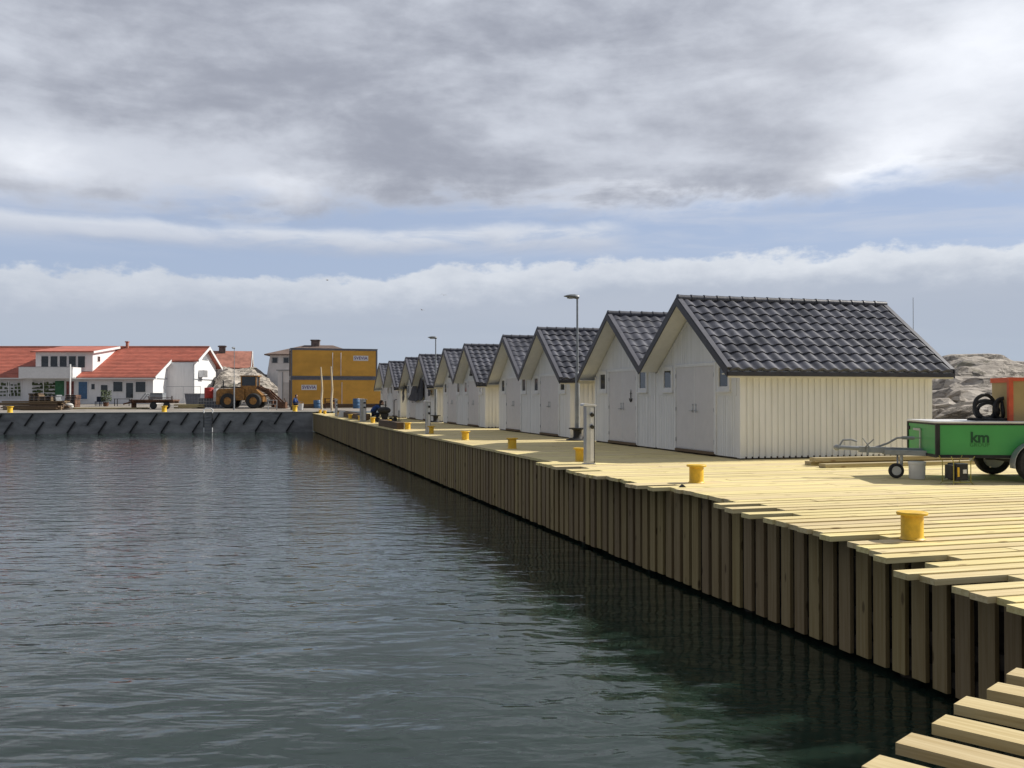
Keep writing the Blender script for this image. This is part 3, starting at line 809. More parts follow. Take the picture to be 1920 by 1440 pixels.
f = MB(); f.box(-.03, -.015, .75, .79, z0+.09, z0+.42); f.box(-.03, -.015, .79, 1.12, z0+.385, z0+.42); f.build('number_board_clip', M['alu'], tr)
f = MB(); f.cyl((-.03,1.3,z0+.42),(-.05,1.3,z0+.42),.035,n=10); f.build('clearance_lamp', M['dark'], tr)
def text_mesh(name, s, size, mtl, parent, loc, rot, bold=0.0, ext=.004, spacing=1.0):
    cu = bpy.data.curves.new(name, 'FONT'); cu.body = s; cu.size = size; cu.extrude = ext; cu.offset = bold
    cu.align_x = 'CENTER'; cu.align_y = 'CENTER'; cu.space_character = spacing; cu.resolution_u = 4
    t = bpy.data.objects.new('tmp', cu); COL.objects.link(t)
    dg = bpy.context.evaluated_depsgraph_get(); me = bpy.data.meshes.new_from_object(t.evaluated_get(dg))
    me.name = name; bpy.data.objects.remove(t); me.materials.clear(); me.materials.append(mtl)
    o = bpy.data.objects.new(name, me); COL.objects.link(o); o.parent = parent; o.location = loc; o.rotation_euler = rot
    return o
text_mesh('lettering', 'km', .235, M['greend'], body, (.655, -.006, .70), (R(90), 0, 0), .006)
text_mesh('lettering', 'GROUP', .085, M['greenf'], body, (.65, -.004, .585), (R(90), 0, 0), .0, .002, 1.1)
def wheel(parent, c, rad, w, rim=.56):
    g = MB(); g.lathe([(rad*.62,-w/2),(rad*.9,-w/2),(rad*.985,-w*.32),(rad,-w*.1),(rad,w*.1),(rad*.985,w*.32),(rad*.9,w/2),(rad*.62,w/2)], n=32, ax='y', caps=False)
    wh = g.build('wheel', M['rubber'], parent, smooth=True); wh.location = c
    g = MB(); g.lathe([(rad*.60,-w*.47),(rad*.56,-w*.28),(rad*.36,-w*.22),(rad*.30,-w*.40),(rad*.12,-w*.42),(rad*.1,w*.3),(rad*.60,w*.47)], n=28, ax='y')
    rm = g.build('rim', M['alu'], wh, smooth=True)
    g = MB()
    for k in range(12):
        t = k*math.pi/6; g.cyl((math.cos(t)*rad*.46, -w*.30, math.sin(t)*rad*.46), (math.cos(t)*rad*.46, -w*.2, math.sin(t)*rad*.46), rad*.045, n=8)
    g.build('rim_hole', M['dark'], rm)
    return wh
WX = 1.45
wheel(tr, (WX, -.12, .30), .30, .17); wheel(tr, (WX, BW+.12, .30), .30, .17)
wheel(tr, (WX+.66, -.12, .30), .30, .17); wheel(tr, (WX+.66, BW+.12, .30), .30, .17)
f = MB(); f.cyl((WX, -.1, .29), (WX, BW+.1, .29), .03, n=10); f.cyl((WX+.66, -.1, .29), (WX+.66, BW+.1, .29), .03, n=10); f.box(WX-.2, WX+.9, .1, .16, .27, .40); f.box(WX-.2, WX+.9, BW-.16, BW-.1, .27, .40); f.build('axle', M['dark'], tr)
for yy in (-.21, BW+.02):
    f = MB(); pts = []; arc = []
    for cx_, t0, t1 in ((WX, 190, 90), (WX+.66, 90, -10)):
        for k in range(9):
            t = R(t0+(t1-t0)*k/8); arc.append((cx_+.345*math.cos(t), .29+.345*math.sin(t), math.cos(t), math.sin(t)))
    vs = []; fs = []
    for (x, z, nx_, nz_) in arc:
        vs += [(x, yy, z), (x, yy+.19, z), (x+.012*nx_, yy+.19, z+.012*nz_), (x+.012*nx_, yy, z+.012*nz_)]
    for k in range(len(arc)-1):
        a = k*4
        for i in range(4): j = (i+1) % 4; fs.append((a+i, a+j, a+4+j, a+4+i))
    fs += [(0,3,2,1), tuple(len(vs)-4+i for i in range(4))]
    f.add(vs, fs); f.build('mudguard', M['paintgrey'], tr)
f = MB()                                             # drawbar
f.bar((1.2, .2, .40), (-.62, BW/2-.05, .43), .06, .09); f.bar((1.2, BW-.2, .40), (-.62, BW/2+.05, .43), .06, .09)
f.bar((.3, BW/2, .43), (-1.02, BW/2, .47), .10, .10); f.build('drawbar', M['paintgrey'], tr, bevel=.01)
f = MB(); f.cyl((-.95, BW/2, .48), (-1.36, BW/2, .50), .035, n=12); f.ball((-1.38, BW/2, .495), .055, .055, .05); f.tube([(-1.33,BW/2,.53),(-1.28,BW/2,.62),(-1.15,BW/2,.63),(-1.05,BW/2,.60)], .016, 6)
f.build('coupling', M['paintgrey'], tr, smooth=True)
f = MB(); f.tube([(-.75,BW/2,.50),(-.55,BW/2,.57),(-.40,BW/2,.66),(-.25,BW/2,.67)], .018, 6); f.cyl((-.32,BW/2,.665),(-.12,BW/2,.66), .028, n=10); f.cyl((-.12,BW/2,.665),(.0,BW/2,.66),.008,n=6); f.build('handbrake', M['paintgrey'], tr, smooth=True)
f = MB(); f.cyl((-.86,BW/2-.09,.50),(-.98,BW/2-.09,.66), .01, n=6); f.cyl((-.95,BW/2-.09,.50),(-.80,BW/2-.09,.64), .01, n=6); f.cyl((-.9,BW/2-.09,.2+.18),(-.9,BW/2-.09,.52), .02, n=8); f.build('jack_crank', M['paintgrey'], tr)
f = MB(); f.bar((-.40, BW/2-.02, .40), (-.42, BW/2-.1, .13), .03, .05); f.cyl((-.36,BW/2-.1,.42),(-.36,BW/2-.1,.16), .028, n=10); f.build('jockey_post', M['steel'], tr)
wheel(tr, (-.46, BW/2-.16, .125), .125, .06)
tbx = tr.matrix_basis
def trw(x, y, z):
    a = -TH-R(6); return Vector((N0.x+x*math.cos(a)-y*math.sin(a), N0.y+x*math.sin(a)+y*math.cos(a), z))
RZ = -TH-R(6)
# load on the trailer
cr = empty('packing_crate', tuple(trw(1.22, .70, z1+.037)), RZ, 'ochre plywood crate with red orange edging standing on the green trailer', 'crate')
f = MB(); f.box(0, 1.3, -.42, .30, 0, .68); f.build('panel', M['crate'], cr)
f = MB()
f.box(-.02, .05, -.44, -.36, .0, .70); f.box(1.25, 1.32, -.44, -.36, .0, .70)
f.box(.05, 1.25, -.44, -.41, .64, .70); f.box(-.02, .02, -.36, .32, .62, .70); f.box(.02, 1.3, .28, .32, .64, .70)
f.build('edging', M['orange'], cr)
# lid of the trailer below the crate: a support board
f = MB(); f.box(1.96, BL_, 0, BW, z1+.004, z1+.03); f.build('rear_board', M['dark'], tr)
ho = empty('hose_coil', tuple(trw(.92, .6, z1+.036)), RZ, 'tangle of black hose loops lying on the white trailer lid', 'hose')
f = MB()
for (cx_, cy_, r_, tl, sc, ph) in ((.0,-.1,.20,.35,1.0,0), (.05,.02,.17,-.5,.9,1), (.30,-.08,.17,.2,1.0,2), (.34,.06,.19,1.2,.8,0), (.12,.1,.18,2.2,.75,1.2), (.28,.0,.15,.8,1,2.4)):
    pts = []
    for k in range(20):
        t = 2*math.pi*k/20; x = r_*math.cos(t); z = r_*sc*math.sin(t)
        pts.append((cx_+x*math.cos(tl), cy_+x*math.sin(tl)+.02*math.sin(3*t+ph), .022+r_*sc+z))
    f.tube(pts, .030, 8, True)
f.build('loops', M['dark'], ho, smooth=True)
f = MB()
pts = [(-.3+.04*k, -.25+.03*math.sin(k*1.3), .024+.004*math.sin(k)) for k in range(20)]; f.tube(pts, .02, 7); f.box(-.18,.5,-.2,.2,0,.02); f.build('loose_end', M['dark'], ho, smooth=True)
# bucket below the drawbar
bk = empty('plastic_drum', tuple(trw(-.17, .45, .003)), 0, 'white plastic drum standing under the drawbar of the trailer', 'drum')
f = MB(); f.lathe([(.11,0),(.125,.02),(.13,.24),(.138,.245),(.138,.262),(.13,.265)], n=28); f.build('body', M['plastic'], bk, smooth=True)
f = MB(); f.lathe([(.141,.262),(.141,.285),(.12,.29)], n=28); f.build('lid', M['plastic'], bk, smooth=True)
# site power box with yellow frame
pb = pbx = empty('power_box', tuple(trw(.16, -.42, .003)), RZ+R(18), 'black power distribution box in a yellow tube frame in front of the trailer', 'power box')
f = MB(); f.box(-.075,.10,-.09,.09,.05,.27); f.box(-.13,-.075,-.07,.07,.07,.25); f.build('housing', M['dark'], pb, bevel=.01)
f = MB()
for s in (-1, 1): f.tube([(-.15,s*.12,.0),(-.13,s*.11,.03),(-.13,s*.11,.29),(-.17,s*.12,.36)], .006, 6); f.tube([(.15,s*.12,.0),(.12,s*.11,.03),(.12,s*.11,.29),(.17,s*.12,.36)], .006, 6)
f.bar((-.13,-.11,.03),(.12,-.11,.03),.010,.010); f.bar((-.13,.11,.03),(.12,.11,.03),.010,.010); f.build('frame', M['olive'], pb)
f = MB(); f.box(-.06,-.035,-.098,-.09,.10,.22); f.build('warning_strip', M['yellow'], pb)
pbx.scale = (1.2,)*3
f = MB(); f.box(.02,.07,-.098,-.09,.14,.19); f.build('socket_plate', M['plastic'], pb)
# timber stack
GS = 'pale planks stacked on the deck'
for k, (px0, dd, zz, L, lab) in enumerate(((1514, 19.0, .0, 4.2, 'long pale plank at the far bottom of the small stack by the boathouse side wall'),
      (1541, 18.25, .0, 5.0, 'long pale plank at the near bottom of the small stack beside the boathouse'),
      (1523, 18.75, .085, 5.4, 'long pale plank lying on top of the small stack by the boathouse side wall'))):
    p = at(px0, dd, zz+.003); f = MB(); f.box(0, L, -.11, .11, 0, .075); o = f.build('plank', M['pale'], None, bevel=.004)
    o.location = p; o.rotation_euler = (0, 0, R((-1.5, .8, -.5)[k])); tag(o, lab, 'plank', GS)
# beam on the quay edge
p = at(724, 44.0); f = MB(); f.box(-.15, .15, 0, 5.2, 0, .28); o = f.build('timber_beam', M['oldw'], None, bevel=.01)
o.location = (6.75, (39.9-6.7*SN)/CS, .003); tag(o, 'dark thick timber beam lying along the edge of the timber quay', 'beam')
for k, (a, Y0, Y1, lab) in enumerate(((7.4, 55, 66, 'near dark squared timber lying along the shaded far quay'), (7.9, 58, 74, 'rearmost dark squared timber along the shaded far quay'))):
    f = MB(); f.box(-.16, .16, 0, Y1-Y0, 0, .32); o = f.build('timber_beam', M['oldw'], None, bevel=.01); o.location = (a, Y0, .003); tag(o, lab, 'beam')
sc_ = MB(); sc_.prism([(-.05,0),(.05,0),(0,.04)], 'y', -.03, .03); o = sc_.build('cleat', M['dark']); pp = at(1279, 14.35); o.location = (pp.x, pp.y, .003)
tag(o, 'tiny dark metal wedge lying on the sunlit deck near the second bollard', 'cleat')

# ------------------------------------------------------------------ yard buildings
def house():
    O = at(287, 105); g0 = gz(O)
    r = empty('red_roofed_house', (O.x, O.y, g0), -TH, 'long white house with bright red tiled roof, dormer and balcony at the left', 'house')
    k = 105/F
    Xl = -22.0; EV = zc(703, 105)-g0; RD = zc(651, 113.3)-g0; RX = 3.55     # eave, ridge heights; ridge end
    slope = (RD-EV)/8.3
    f = MB(); f.prism([(0,0),(8.2*0+4.2,0),(4.2,EV+4.2*slope-.2),(0,EV-.2)], 'x', Xl, 0)        # front wing
    f.prism([(4.2,0),(12.5,0),(12.5,EV+4.2*slope-.25),(8.3,RD-.25),(4.2,EV+4.2*slope-.25)], 'x', Xl, 3.0)
    f.build('wall', M['house'], r)
    t = MB()
    def slab(x0, x1, y0, zz0, y1, zz1, th=.16):
        pts = [(y0, zz0), (y0, zz0-th), (y1, zz1-th), (y1, zz1)]
        t.prism(pts if y1 > y0 else pts[::-1], 'x', x0, x1)
    slab(Xl-.4, .45, -.55, EV-.55*slope, 4.25, EV+4.25*slope)
    slab(Xl-.4, RX, 4.25, EV+4.25*slope, 8.3, RD)
    slab(Xl-.4, RX, 13.2, RD-4.9*slope*1.12, 8.3, RD)
    # tile courses as low ribs
    y = -.5
    rf = t.build('roof', M['redtile'], r)
    t = MB(); i = 0
    while y < 8.2:
        z = EV+y*slope
        t.bar((Xl-.4, y, z+.012), (.45 if y < 4.25 else RX, y, z+.012), .06, .05); y += .42
    t.build('tile_course', M['redtile'], rf)
    t = MB(); t.cyl((Xl-.4, 8.3, RD+.02), (RX, 8.3, RD+.02), .13, n=8); t.build('ridge_cap', M['redold'], rf)
    t = MB()
    for (x, y0, y1) in ((.46, -.6, 4.25), (RX+.01, 4.25, 8.3)):
        z0_, z1_ = EV+y0*slope, EV+y1*slope
        t.prism([(y0,z0_+.06),(y0,z0_-.26),(y1,z1_-.26),(y1,z1_+.06)], 'x', x, x+.06)
    t.prism([(13.25,RD-5.0*slope*1.12+.06),(8.3,RD+.06),(8.3,RD-.26),(13.25,RD-5.0*slope*1.12-.26)][::-1], 'x', RX+.01, RX+.07)
    t.build('barge_board', M['trim'], rf)
    t = MB(); t.box(-13.6+7.4, -13.6+7.65, 7.9, 8.2, RD-.3, RD+.55); t.box(-6.27, -5.88, 7.82, 8.28, RD+.55, RD+.68); t.build('vent_pipe', M['redold'], rf)
    # dormer
    dx0, dx1 = (58-287)*k, (166-287)*k; dy = 1.0
    f = MB(); zt = zc(661, 106.5)-g0; zb = zc(692, 106)-g0-.6
    f.prism([(dy,zb),(dy,zt),(7.0,zt+.75),(7.0,zb)][::-1], 'x', dx0, dx1); dm = f.build('dormer', M['house'], r)
    f = MB(); f.prism([(dy-.5,zt-.02),(8.2,RD-.02),(8.2,RD+.1),(dy-.5,zt+.12)], 'x', dx0-.35, dx1+.3); f.build('dormer_roof', M['redtile'], dm)
    f = MB(); f.prism([(dy-.55,zt-.12),(7.6,RD-.2),(7.6,RD+.06),(dy-.55,zt+.10)], 'x', dx1+.3, dx1+.37); f.build('barge_board', M['trim'], dm)
    for i in range(5):
        cx_ = (76+17.3*i-287)*k
        g = MB(); wz0, wz1 = zc(689, 106)-g0, zc(668, 106)-g0
        g.box(cx_-.47, cx_+.47, dy-.06, dy, wz0-.1, wz1+.08); w = g.build('window', M['trim'], r)
        g = MB(); g.box(cx_-.38, cx_+.38, dy-.09, dy-.05, wz0, wz1); g.build('pane', M['glass'], w)
    g = MB(); g.box(dx1, dx1+.04, dy+1.1, dy+1.9, zb+1.45, zb+2.1); w = g.build('window', M['trim'], r)
    g = MB(); g.box(dx1+.03, dx1+.06, dy+1.2, dy+1.8, zb+1.5, zb+2.05); g.build('pane', M['glass'], w)
    # balcony
    bx0, bx1 = (47-287)*k, (147-287)*k; bz0, bz1 = zc(709.5, 104)-g0, zc(688.5, 104)-g0
    f = MB(); f.box(bx0, bx1, -1.4, -1.3, bz0, bz1); f.box(bx1-.1, bx1, -1.3, 1.0, bz0, bz1); f.box(bx0, bx0+.1, -1.3, 1.0, bz0, bz1); f.box(bx0, bx1, -1.3, 1.0, bz0, bz0+.15)
    bl = f.build('balcony', M['trim'], r)
    f = MB(); f.box(bx0, bx1, -1.42, -1.36, bz1, bz1+.05); f.box(bx1-.06, bx1+.5, -1.3, -1.24, bz1+.1, bz1+.14)
    f.build('railing', M['paintgrey'], bl)
    f = MB(); f.cyl(((144-287)*k, -1.6, 0), ((144-287)*k, -1.6, zc(683, 103.5)-g0), .09, n=10); f.build('balcony_post', M['trim'], r)
    # ground floor openings
    def opening(px0, px1, py0, py1, m, nm='window', bars=1, shelf=False):
        x0, x1 = (px0-287)*k, (px1-287)*k; a, c_ = zc(py1, 105)-g0, zc(py0, 105)-g0
        g = MB(); g.box(x0-.1, x1+.1, -.07, 0, a-.1, c_+.1); w = g.build(nm, M['trim'], r)
        g = MB(); g.box(x0, x1, -.10, -.06, a, c_); g.build('pane', m, w)
        g = MB()
        for i in range(1, bars): xx = x0+(x1-x0)*i/bars; g.box(xx-.05, xx+.05, -.13, -.10, a, c_)
        if bars > 1: g.build('mullion', M['trim'], w)
        if shelf:
            g = MB(); rr = random.Random(int(px0))
            for j in range(4):
                zz = a+.15+(c_-a-.3)*j/4
                for i in range(14):
                    xx = x0+(x1-x0)*(i+.3+rr.random()*.4)/14; hh = rr.uniform(.1, .38)
                    g.box(xx-.13, xx+.13, -.12, -.1, zz, zz+hh)
            g.build('displayed_goods', M['foliage'], w)
    opening(0-52, 40, 714, 745, M['housegrey'], bars=4, shelf=True)
    opening(62, 103, 713, 745, M['housegrey'], bars=2, shelf=True)
    opening(104, 121, 714, 742, M['greensheet'], 'shop_door')
    opening(125, 139, 715, 740, M['shopred'], 'shop_window')
    opening(148, 164, 716, 748, M['blue'], 'door')
    opening(172, 178, 720, 730, M['glass'])
    opening(190, 202, 722, 742, M['glass'])
    opening(213, 230, 716, 734, M['glass']); opening(237, 250, 718, 746, M['glass'], 'door'); opening(255, 273, 716, 735, M['glass'])
    # notch and gable details
    g = MB(); g.box(3.0, 3.04, 7.3, 9.3, RD-2.0, RD-1.4)
    g = MB(); g.prism([(7.2,RD-1.55),(8.3,RD-1.55),(8.3,RD-.75)], 'x', 3.0, 3.03); g.prism([(8.4,RD-1.55),(9.4,RD-1.55),(8.4,RD-.75)], 'x', 3.0, 3.03); g.build('gable_window', M['paintgrey'], r)
    g = MB(); g.box(3.0, 3.6, 6.0, 7.4, 3.05, 3.85); g.build('heat_pump', M['alu'], r)
    g = MB(); g.box(3.0, 3.06, 4.2, 12.5, 2.75, 2.85); g.box(0, 0.06, 0, 4.2, 2.75, 2.85); g.build('string_course', M['paintgrey'], r)
    g = MB(); g.cyl((3.1,4.1,0),(3.1,4.1,EV+4*slope-.3),.06,n=8); g.build('drainpipe', M['paintgrey'], r)
    g = MB(); g.box(Xl, .45, -.66, -.55, EV-.55*slope-.22, EV-.55*slope-.1); g.build('gutter', M['trim'], r)
house()
# faded red house on the hill
O = at(420, 136); zb_ = 3.0
h2 = empty('hill_house', (O.x, O.y, zb_), -TH+R(13), 'pale house with faded red roof and grey chimney behind the rocks', 'house')
k = 136/F; e0, r0 = zc(686, 136)-zb_, zc(658, 140)-zb_
f = MB(); f.prism([(0,-2),(8,-2),(8,e0-.1),(4,r0-.2),(0,e0-.1)], 'x', -6, 3.4); f.build('wall', M['cream'], h2)
f = MB(); f.prism([(-.5,e0-.25),(4,r0),(8.5,e0-.25),(8.5,e0-.4),(4,r0-.15),(-.5,e0-.4)][::-1], 'x', -6.4, 3.7); rf = f.build('roof', M['redold'], h2)
f = MB(); f.prism([(-.55,e0-.22),(4,r0+.06),(8.55,e0-.22),(8.55,e0-.5),(4,r0-.22),(-.55,e0-.5)][::-1], 'x', 3.71, 3.8); f.build('barge_board', M['trim'], rf)
f = MB(); f.box(-.95,-.05,3.3,4.2,r0-.6,r0+.75); f.box(-1.1,.1,3.15,4.35,r0+.55,r0+.7); f.build('chimney', M['brick'], rf)
# grey villa behind the containers
O = at(498, 128); zb_ = 1.2
h3 = empty('grey_villa', (O.x, O.y, zb_), -TH+R(4), 'pale grey villa with low brown roof and chimney behind the yellow containers', 'house')
k = 128/F; e0 = zc(664, 128)-zb_; r0 = zc(647, 132)-zb_
f = MB(); f.box(.9, 12, 0, 8, -1, e0); f.prism([(-.3,0),(.9,0),(.9,e0),(.6,e0)], 'y', .0, 7.9); f.build('wall', M['housegrey'], h3)
f = MB(); f.add([(-.1,-.6,e0),(12.6,-.6,e0),(12.6,8.6,e0),(-.1,8.6,e0),(4.5,4,r0),(8.4,4,r0),(-.1,-.6,e0-.15),(12.6,-.6,e0-.15),(12.6,8.6,e0-.15),(-.1,8.6,e0-.15)],
      [(0,1,5,4),(1,2,5),(2,3,4,5),(3,0,4),(6,7,1,0),(7,8,2,1),(8,9,3,2),(9,6,0,3),(9,8,7,6)]); rf = f.build('roof', M['brownroof'], h3)
f = MB(); f.box(5.5,6.6,3.4,4.4,r0-.5,r0+.75); f.box(5.4,6.7,3.3,4.5,r0+.6,r0+.72); f.build('chimney', M['brick'], rf)
for px in (515, 536):
    x = (px-498)*k; g = MB(); g.box(x-.42, x+.42, -.05, 0, zc(681,128)-zb_, zc(670,128)-zb_); w = g.build('window', M['paintgrey'], h3)
    g = MB(); g.box(x-.3, x+.3, -.08, -.04, zc(680,128)-zb_, zc(671,128)-zb_); g.build('pane', M['glass'], w)
# white and grey store in front of it
O = at(521, 99)
ws = empty('white_store', (O.x, O.y, gz(O)), -TH, 'plain white store shed left of the stacked yellow containers', 'shed')
f = MB(); f.box(0, 3.2, 0, 4, 0, zc(695, 99)-gz(O)); f.build('wall', M['house'], ws)
f = MB(); f.box(-.15, 3.3, -.1, 4.1, zc(695, 99)-gz(O), zc(695, 99)-gz(O)+.1); f.build('roof', M['paintgrey'], ws)
f = MB(); f.box(.45, 3.2, -.06, 0, 0, zc(717, 99)-gz(O)); f.build('roller_door', M['housegrey'], ws)
f = MB(); f.cyl((.5,-.1,0),(.5,-.1,zc(697,99)-gz(O)),.04,n=6); f.cyl((1.4,-.1,0),(1.4,-.1,zc(697,99)-gz(O)),.04,n=6); f.build('drainpipe', M['paintgrey'], ws)

# stacked site containers
def container(O, rz, sign_x, sign_col, label, door, L=8.3):
    r = empty('site_container', O, rz, label, 'container', 'stacked yellow containers')
    D, H = 2.6, 2.78
    f = MB(); f.box(.12, L-.12, .05, D-.05, .16, H-.12)
    x = .14
    while x < L-.2: f.box(x, x+.10, .03, .05, .17, H-.13); x += .2
    f.build('panel', M['ochre'], r)
    f = MB()
    for x in (0, L-.14):
        for y in (0, D-.14): f.box(x, x+.14, y, y+.14, 0, H)
    for z in (0, H-.14):
        f.box(.14, L-.14, 0, .14, z, z+.14); f.box(.14, L-.14, D-.14, D, z, z+.14); f.box(0, .14, .14, D-.14, z, z+.14); f.box(L-.14, L, .14, D-.14, z, z+.14)
    f.box(-.03, L+.03, -.03, D+.03, H-.0, H+.05); f.build('frame', M['bluegrey'], r)
    f = MB(); f.box(sign_x, sign_x+1.45, .0, .03, H-1.12, H-.62); sg = f.build('sign', M['plastic'], r)
    text_mesh('lettering', 'SVEVIA', .40, sign_col, sg, (sign_x+.725, -.004, H-.87), (R(90), 0, 0), .008, .004, 1.05)
    for dx in door:
        f = MB(); f.cyl((dx, -.05, .2), (dx, -.05, H-.35), .03, n=8); f.build('pipe', M['trim'], r)
    return r
cO = at(545, 91.8); cz = gz(cO)
container((cO.x, cO.y, cz), 0, 1.0, M['letter'], 'lower yellow container of the stack of two, sign at its upper left', (4.85,), 8.9)
container((cO.x, cO.y, cz+2.86), 0, 5.95, M['letter'], 'upper yellow container of the stack of two, sign at its right end', (3.95, 4.75))

# ------------------------------------------------------------------ yard things
# wheel loader
O = at(403, 88)
wl = empty('wheel_loader', (O.x, O.y, gz(O)), -TH, 'worn orange wheel loader with black arms lowered, facing right in the yard', 'wheel loader')
def lw(c, r):
    g = MB(); g.lathe([(r*.5,-.25),(r*.88,-.25),(r,-.15),(r,.15),(r*.88,.25),(r*.5,.25)], n=22, ax='y', caps=False); w = g.build('wheel', M['rubber'], wl, smooth=True); w.location = c
    g = MB(); g.lathe([(r*.5,-.2),(r*.3,-.12),(r*.16,-.22),(r*.1,-.22)], n=16, ax='y'); g.build('rim', M['loader'], w, smooth=True)
for x in (1.15, 3.5):
    for y in (.2, 2.1): lw((x, y, .70), .70)
f = MB(); f.prism([(.1,.75),(2.6,.75),(2.6,1.75),(2.2,1.9),(.15,1.8),(.0,1.5)], 'y', .35, 1.95); f.box(.0,.35,.3,2.0,.35,1.6)
f.prism([(2.6,.6),(4.3,.6),(4.2,1.2),(3.6,1.75),(2.6,1.75)], 'y', .5, 1.8); f.build('body', M['loader'], wl, bevel=.04)
f = MB(); f.box(.35,1.9,.6,1.7,1.9,2.02); f.cyl((.5,.9,2.0),(.5,.9,2.6),.06,n=8); f.build('engine_hood', M['dark'], wl)
f = MB()
for x in (2.25, 3.6):
    for y in (.6, 1.7): f.box(x-.05, x+.05, y-.05, y+.05, 1.75, 2.95)
f.box(2.1, 3.8, .5, 1.8, 2.95, 3.05); f.box(2.25, 3.6, .56, .62, 1.75, 2.1); cab = f.build('cab', M['loader'], wl)
f = MB(); f.box(2.3, 3.55, .62, .66, 2.1, 2.95); f.box(3.56, 3.6, .66, 1.65, 1.8, 2.95); f.box(2.24,2.28,.66,1.65,1.8,2.95); f.build('cab_glass', M['glass'], cab)
f = MB()
for y in (.6, 1.65):
    f.bar((3.7, y, 2.0), (4.7, y, 1.45), .14, .30); f.bar((4.7, y, 1.45), (5.5, y, .40), .14, .28); f.bar((3.6, y, 1.1), (4.9, y, 1.2), .11, .11); f.bar((4.6,y,1.75),(5.9,y,.55),.10,.14)
f.bar((3.6, 1.12, 2.0), (4.6, 1.12, 1.75), .14, .16); f.bar((4.6,1.12,1.8), (5.25, 1.12, .7), .14, .14)
f.build('lift_arm', M['rust'], wl)
f = MB(); f.box(5.15, 5.3, .1, 2.1, .1, .85); f.bar((5.3,.35,.12),(6.3,.35,.10),.12,.06); f.bar((5.3,1.8,.12),(6.3,1.8,.10),.12,.06); f.build('fork_carriage', M['rust'], wl)
# small helpers for yard props
def prop(name, px, d, label, cat, group=None, rz=-TH, z=None):
    O = at(px, d); return empty(name, (O.x, O.y, gz(O)-.005 if z is None else z), rz, label, cat, group)
def drum(px, d, m, label, h=.9, r_=.29, z=None):
    r = prop('barrel', px, d, label, 'barrel', None, 0, z)
    f = MB(); f.lathe([(r_*.92,0),(r_,.05),(r_,h*.32),(r_*1.04,h*.34),(r_,h*.37),(r_,h*.64),(r_*1.04,h*.67),(r_,h*.7),(r_,h-.05),(r_*.9,h)], n=20); f.build('body', m, r, smooth=True)
    f = MB(); f.cyl((r_*.4,0,h),(r_*.4,0,h+.03),.05,n=8); f.build('cap', M['dark'], r)
drum(595, 89.5, M['blue'], 'squat blue barrel in front of the yellow containers, left of the bark poles', .75, .36)
drum(668.5, 88.5, M['blue'], 'taller blue barrel in front of the yellow containers, left of the wide grey pedestal', .92, .33)
drum(392, 90, M['red'], 'red drum beside the white house, left of the wheel loader', 1.0, .42, gz(at(392,90))+.9)
drum(405.5, 90, M['plastic'], 'white drum standing between the red drum and the wheel loader', 1.2, .28, gz(at(405,90))+.6)
# grey mesh box below the drums
r = prop('wire_crate', 378, 90, 'grey wire mesh crate under the red drum', 'crate')
f = MB(); f.box(-.3, 1.75, .0, 1.4, 0, .9); f.build('contents', M['bluegrey'], r)
f = MB()
for i in range(9): x = -.3+i*2.05/8; f.box(x-.02, x+.02, -.04, -.01, 0, .93)
for z in (.0, .3, .6, .9): f.box(-.32, 1.77, -.05, -.01, z, z+.04)
f.build('mesh', M['steel'], r)
# standing bark poles
for px, d, y0, y1, lab in ((603.5, 84, 769, 688, 'left of the two tall bark covered poles standing before the containers'), (622.5, 82, 771, 687, 'right of the two tall bark covered poles, behind the farthest pedestal')):
    O = at(px, d); o = empty('wooden_pole', (O.x, O.y, 0.0), 0, lab, 'pole', 'bark covered poles'); H = zc(y1, d); f = MB()
    f.tube([(0,0,0), (-.05,0,H*.25), (.03,.02,H*.5), (-.03,0,H*.75), (-.10,0,H)], [.11,.10,.085,.07,.05], 8); f.build('shaft', M['pole'], o, smooth=True)
# steel racks at the containers: dark clutter
def pile(name, px, d, L, wd, H, m, label, cat, n=9, seed=1, rz=-TH):
    r = prop(name, px, d, label, cat, None, rz); rr = random.Random(seed)
    f = MB(); lay = max(1, int(H/.13)); per = max(2, n//lay)
    for j in range(lay):
        for i in range(per):
            y = wd*(i+.5)/per+rr.uniform(-.04,.04); a = rr.uniform(-.25,.25)
            f.bar((a, y, .07+j*.13), (a+L*rr.uniform(.9,1.05), y+rr.uniform(-.08,.08), .07+j*.13+rr.uniform(0,.03)), wd/per*.8, .11)
    f.build('boards', m, r); return r
pile('timber_pile', 0, 84, 5.4, 2.0, .9, M['oldw'], 'dark pile of weathered timber behind the bollard at the left edge', 'timber pile', 35, 2)
pile('timber_pile', 40, 83, 3.2, 1.6, .5, M['oldw'], 'low dark heap of old boards right of the left edge pile', 'timber pile', 15, 5)
pile('board_stack', 92, 86, 8.2, 2.2, .15, M['pale'], 'low stack of fresh pale boards lying in front of the white house', 'board stack', 6, 3)
pile('board_stack', 330, 88, 2.2, 1.2, .4, M['pale'], 'small stack of pale boards behind the flatbed trailer', 'board stack', 10, 4)
pile('timber_pile', 566, 89, 8.0, 1.0, .45, M['oldw'], 'low dark timbers lying along the foot of the containers', 'timber pile', 14, 8, 0)
def pallet_stack(px, d, L, H, m, label, seed):
    r = prop('pallet_stack', px, d, label, 'pallets', 'stacked pallets by the shop front'); n = int(H/.15); rr = random.Random(seed); f = MB()
    for j in range(n):
        z = j*.15; ox = rr.uniform(-.05,.05)
        f.box(ox, L+ox, 0, 1.1, z+.11, z+.135)
        for x in (0, L/2-.05, L-.1): f.box(x+ox, x+.1+ox, 0, 1.1, z, z+.11)
    f.build('slats', m, r)
pallet_stack(54, 92, .95, 1.35, M['oldw'], 'tallest dark stack of pallets, leftmost by the shop front', 1)
pallet_stack(72, 92, 1.2, 1.05, M['oldw'], 'second stack of pallets from the left by the shop front', 2)
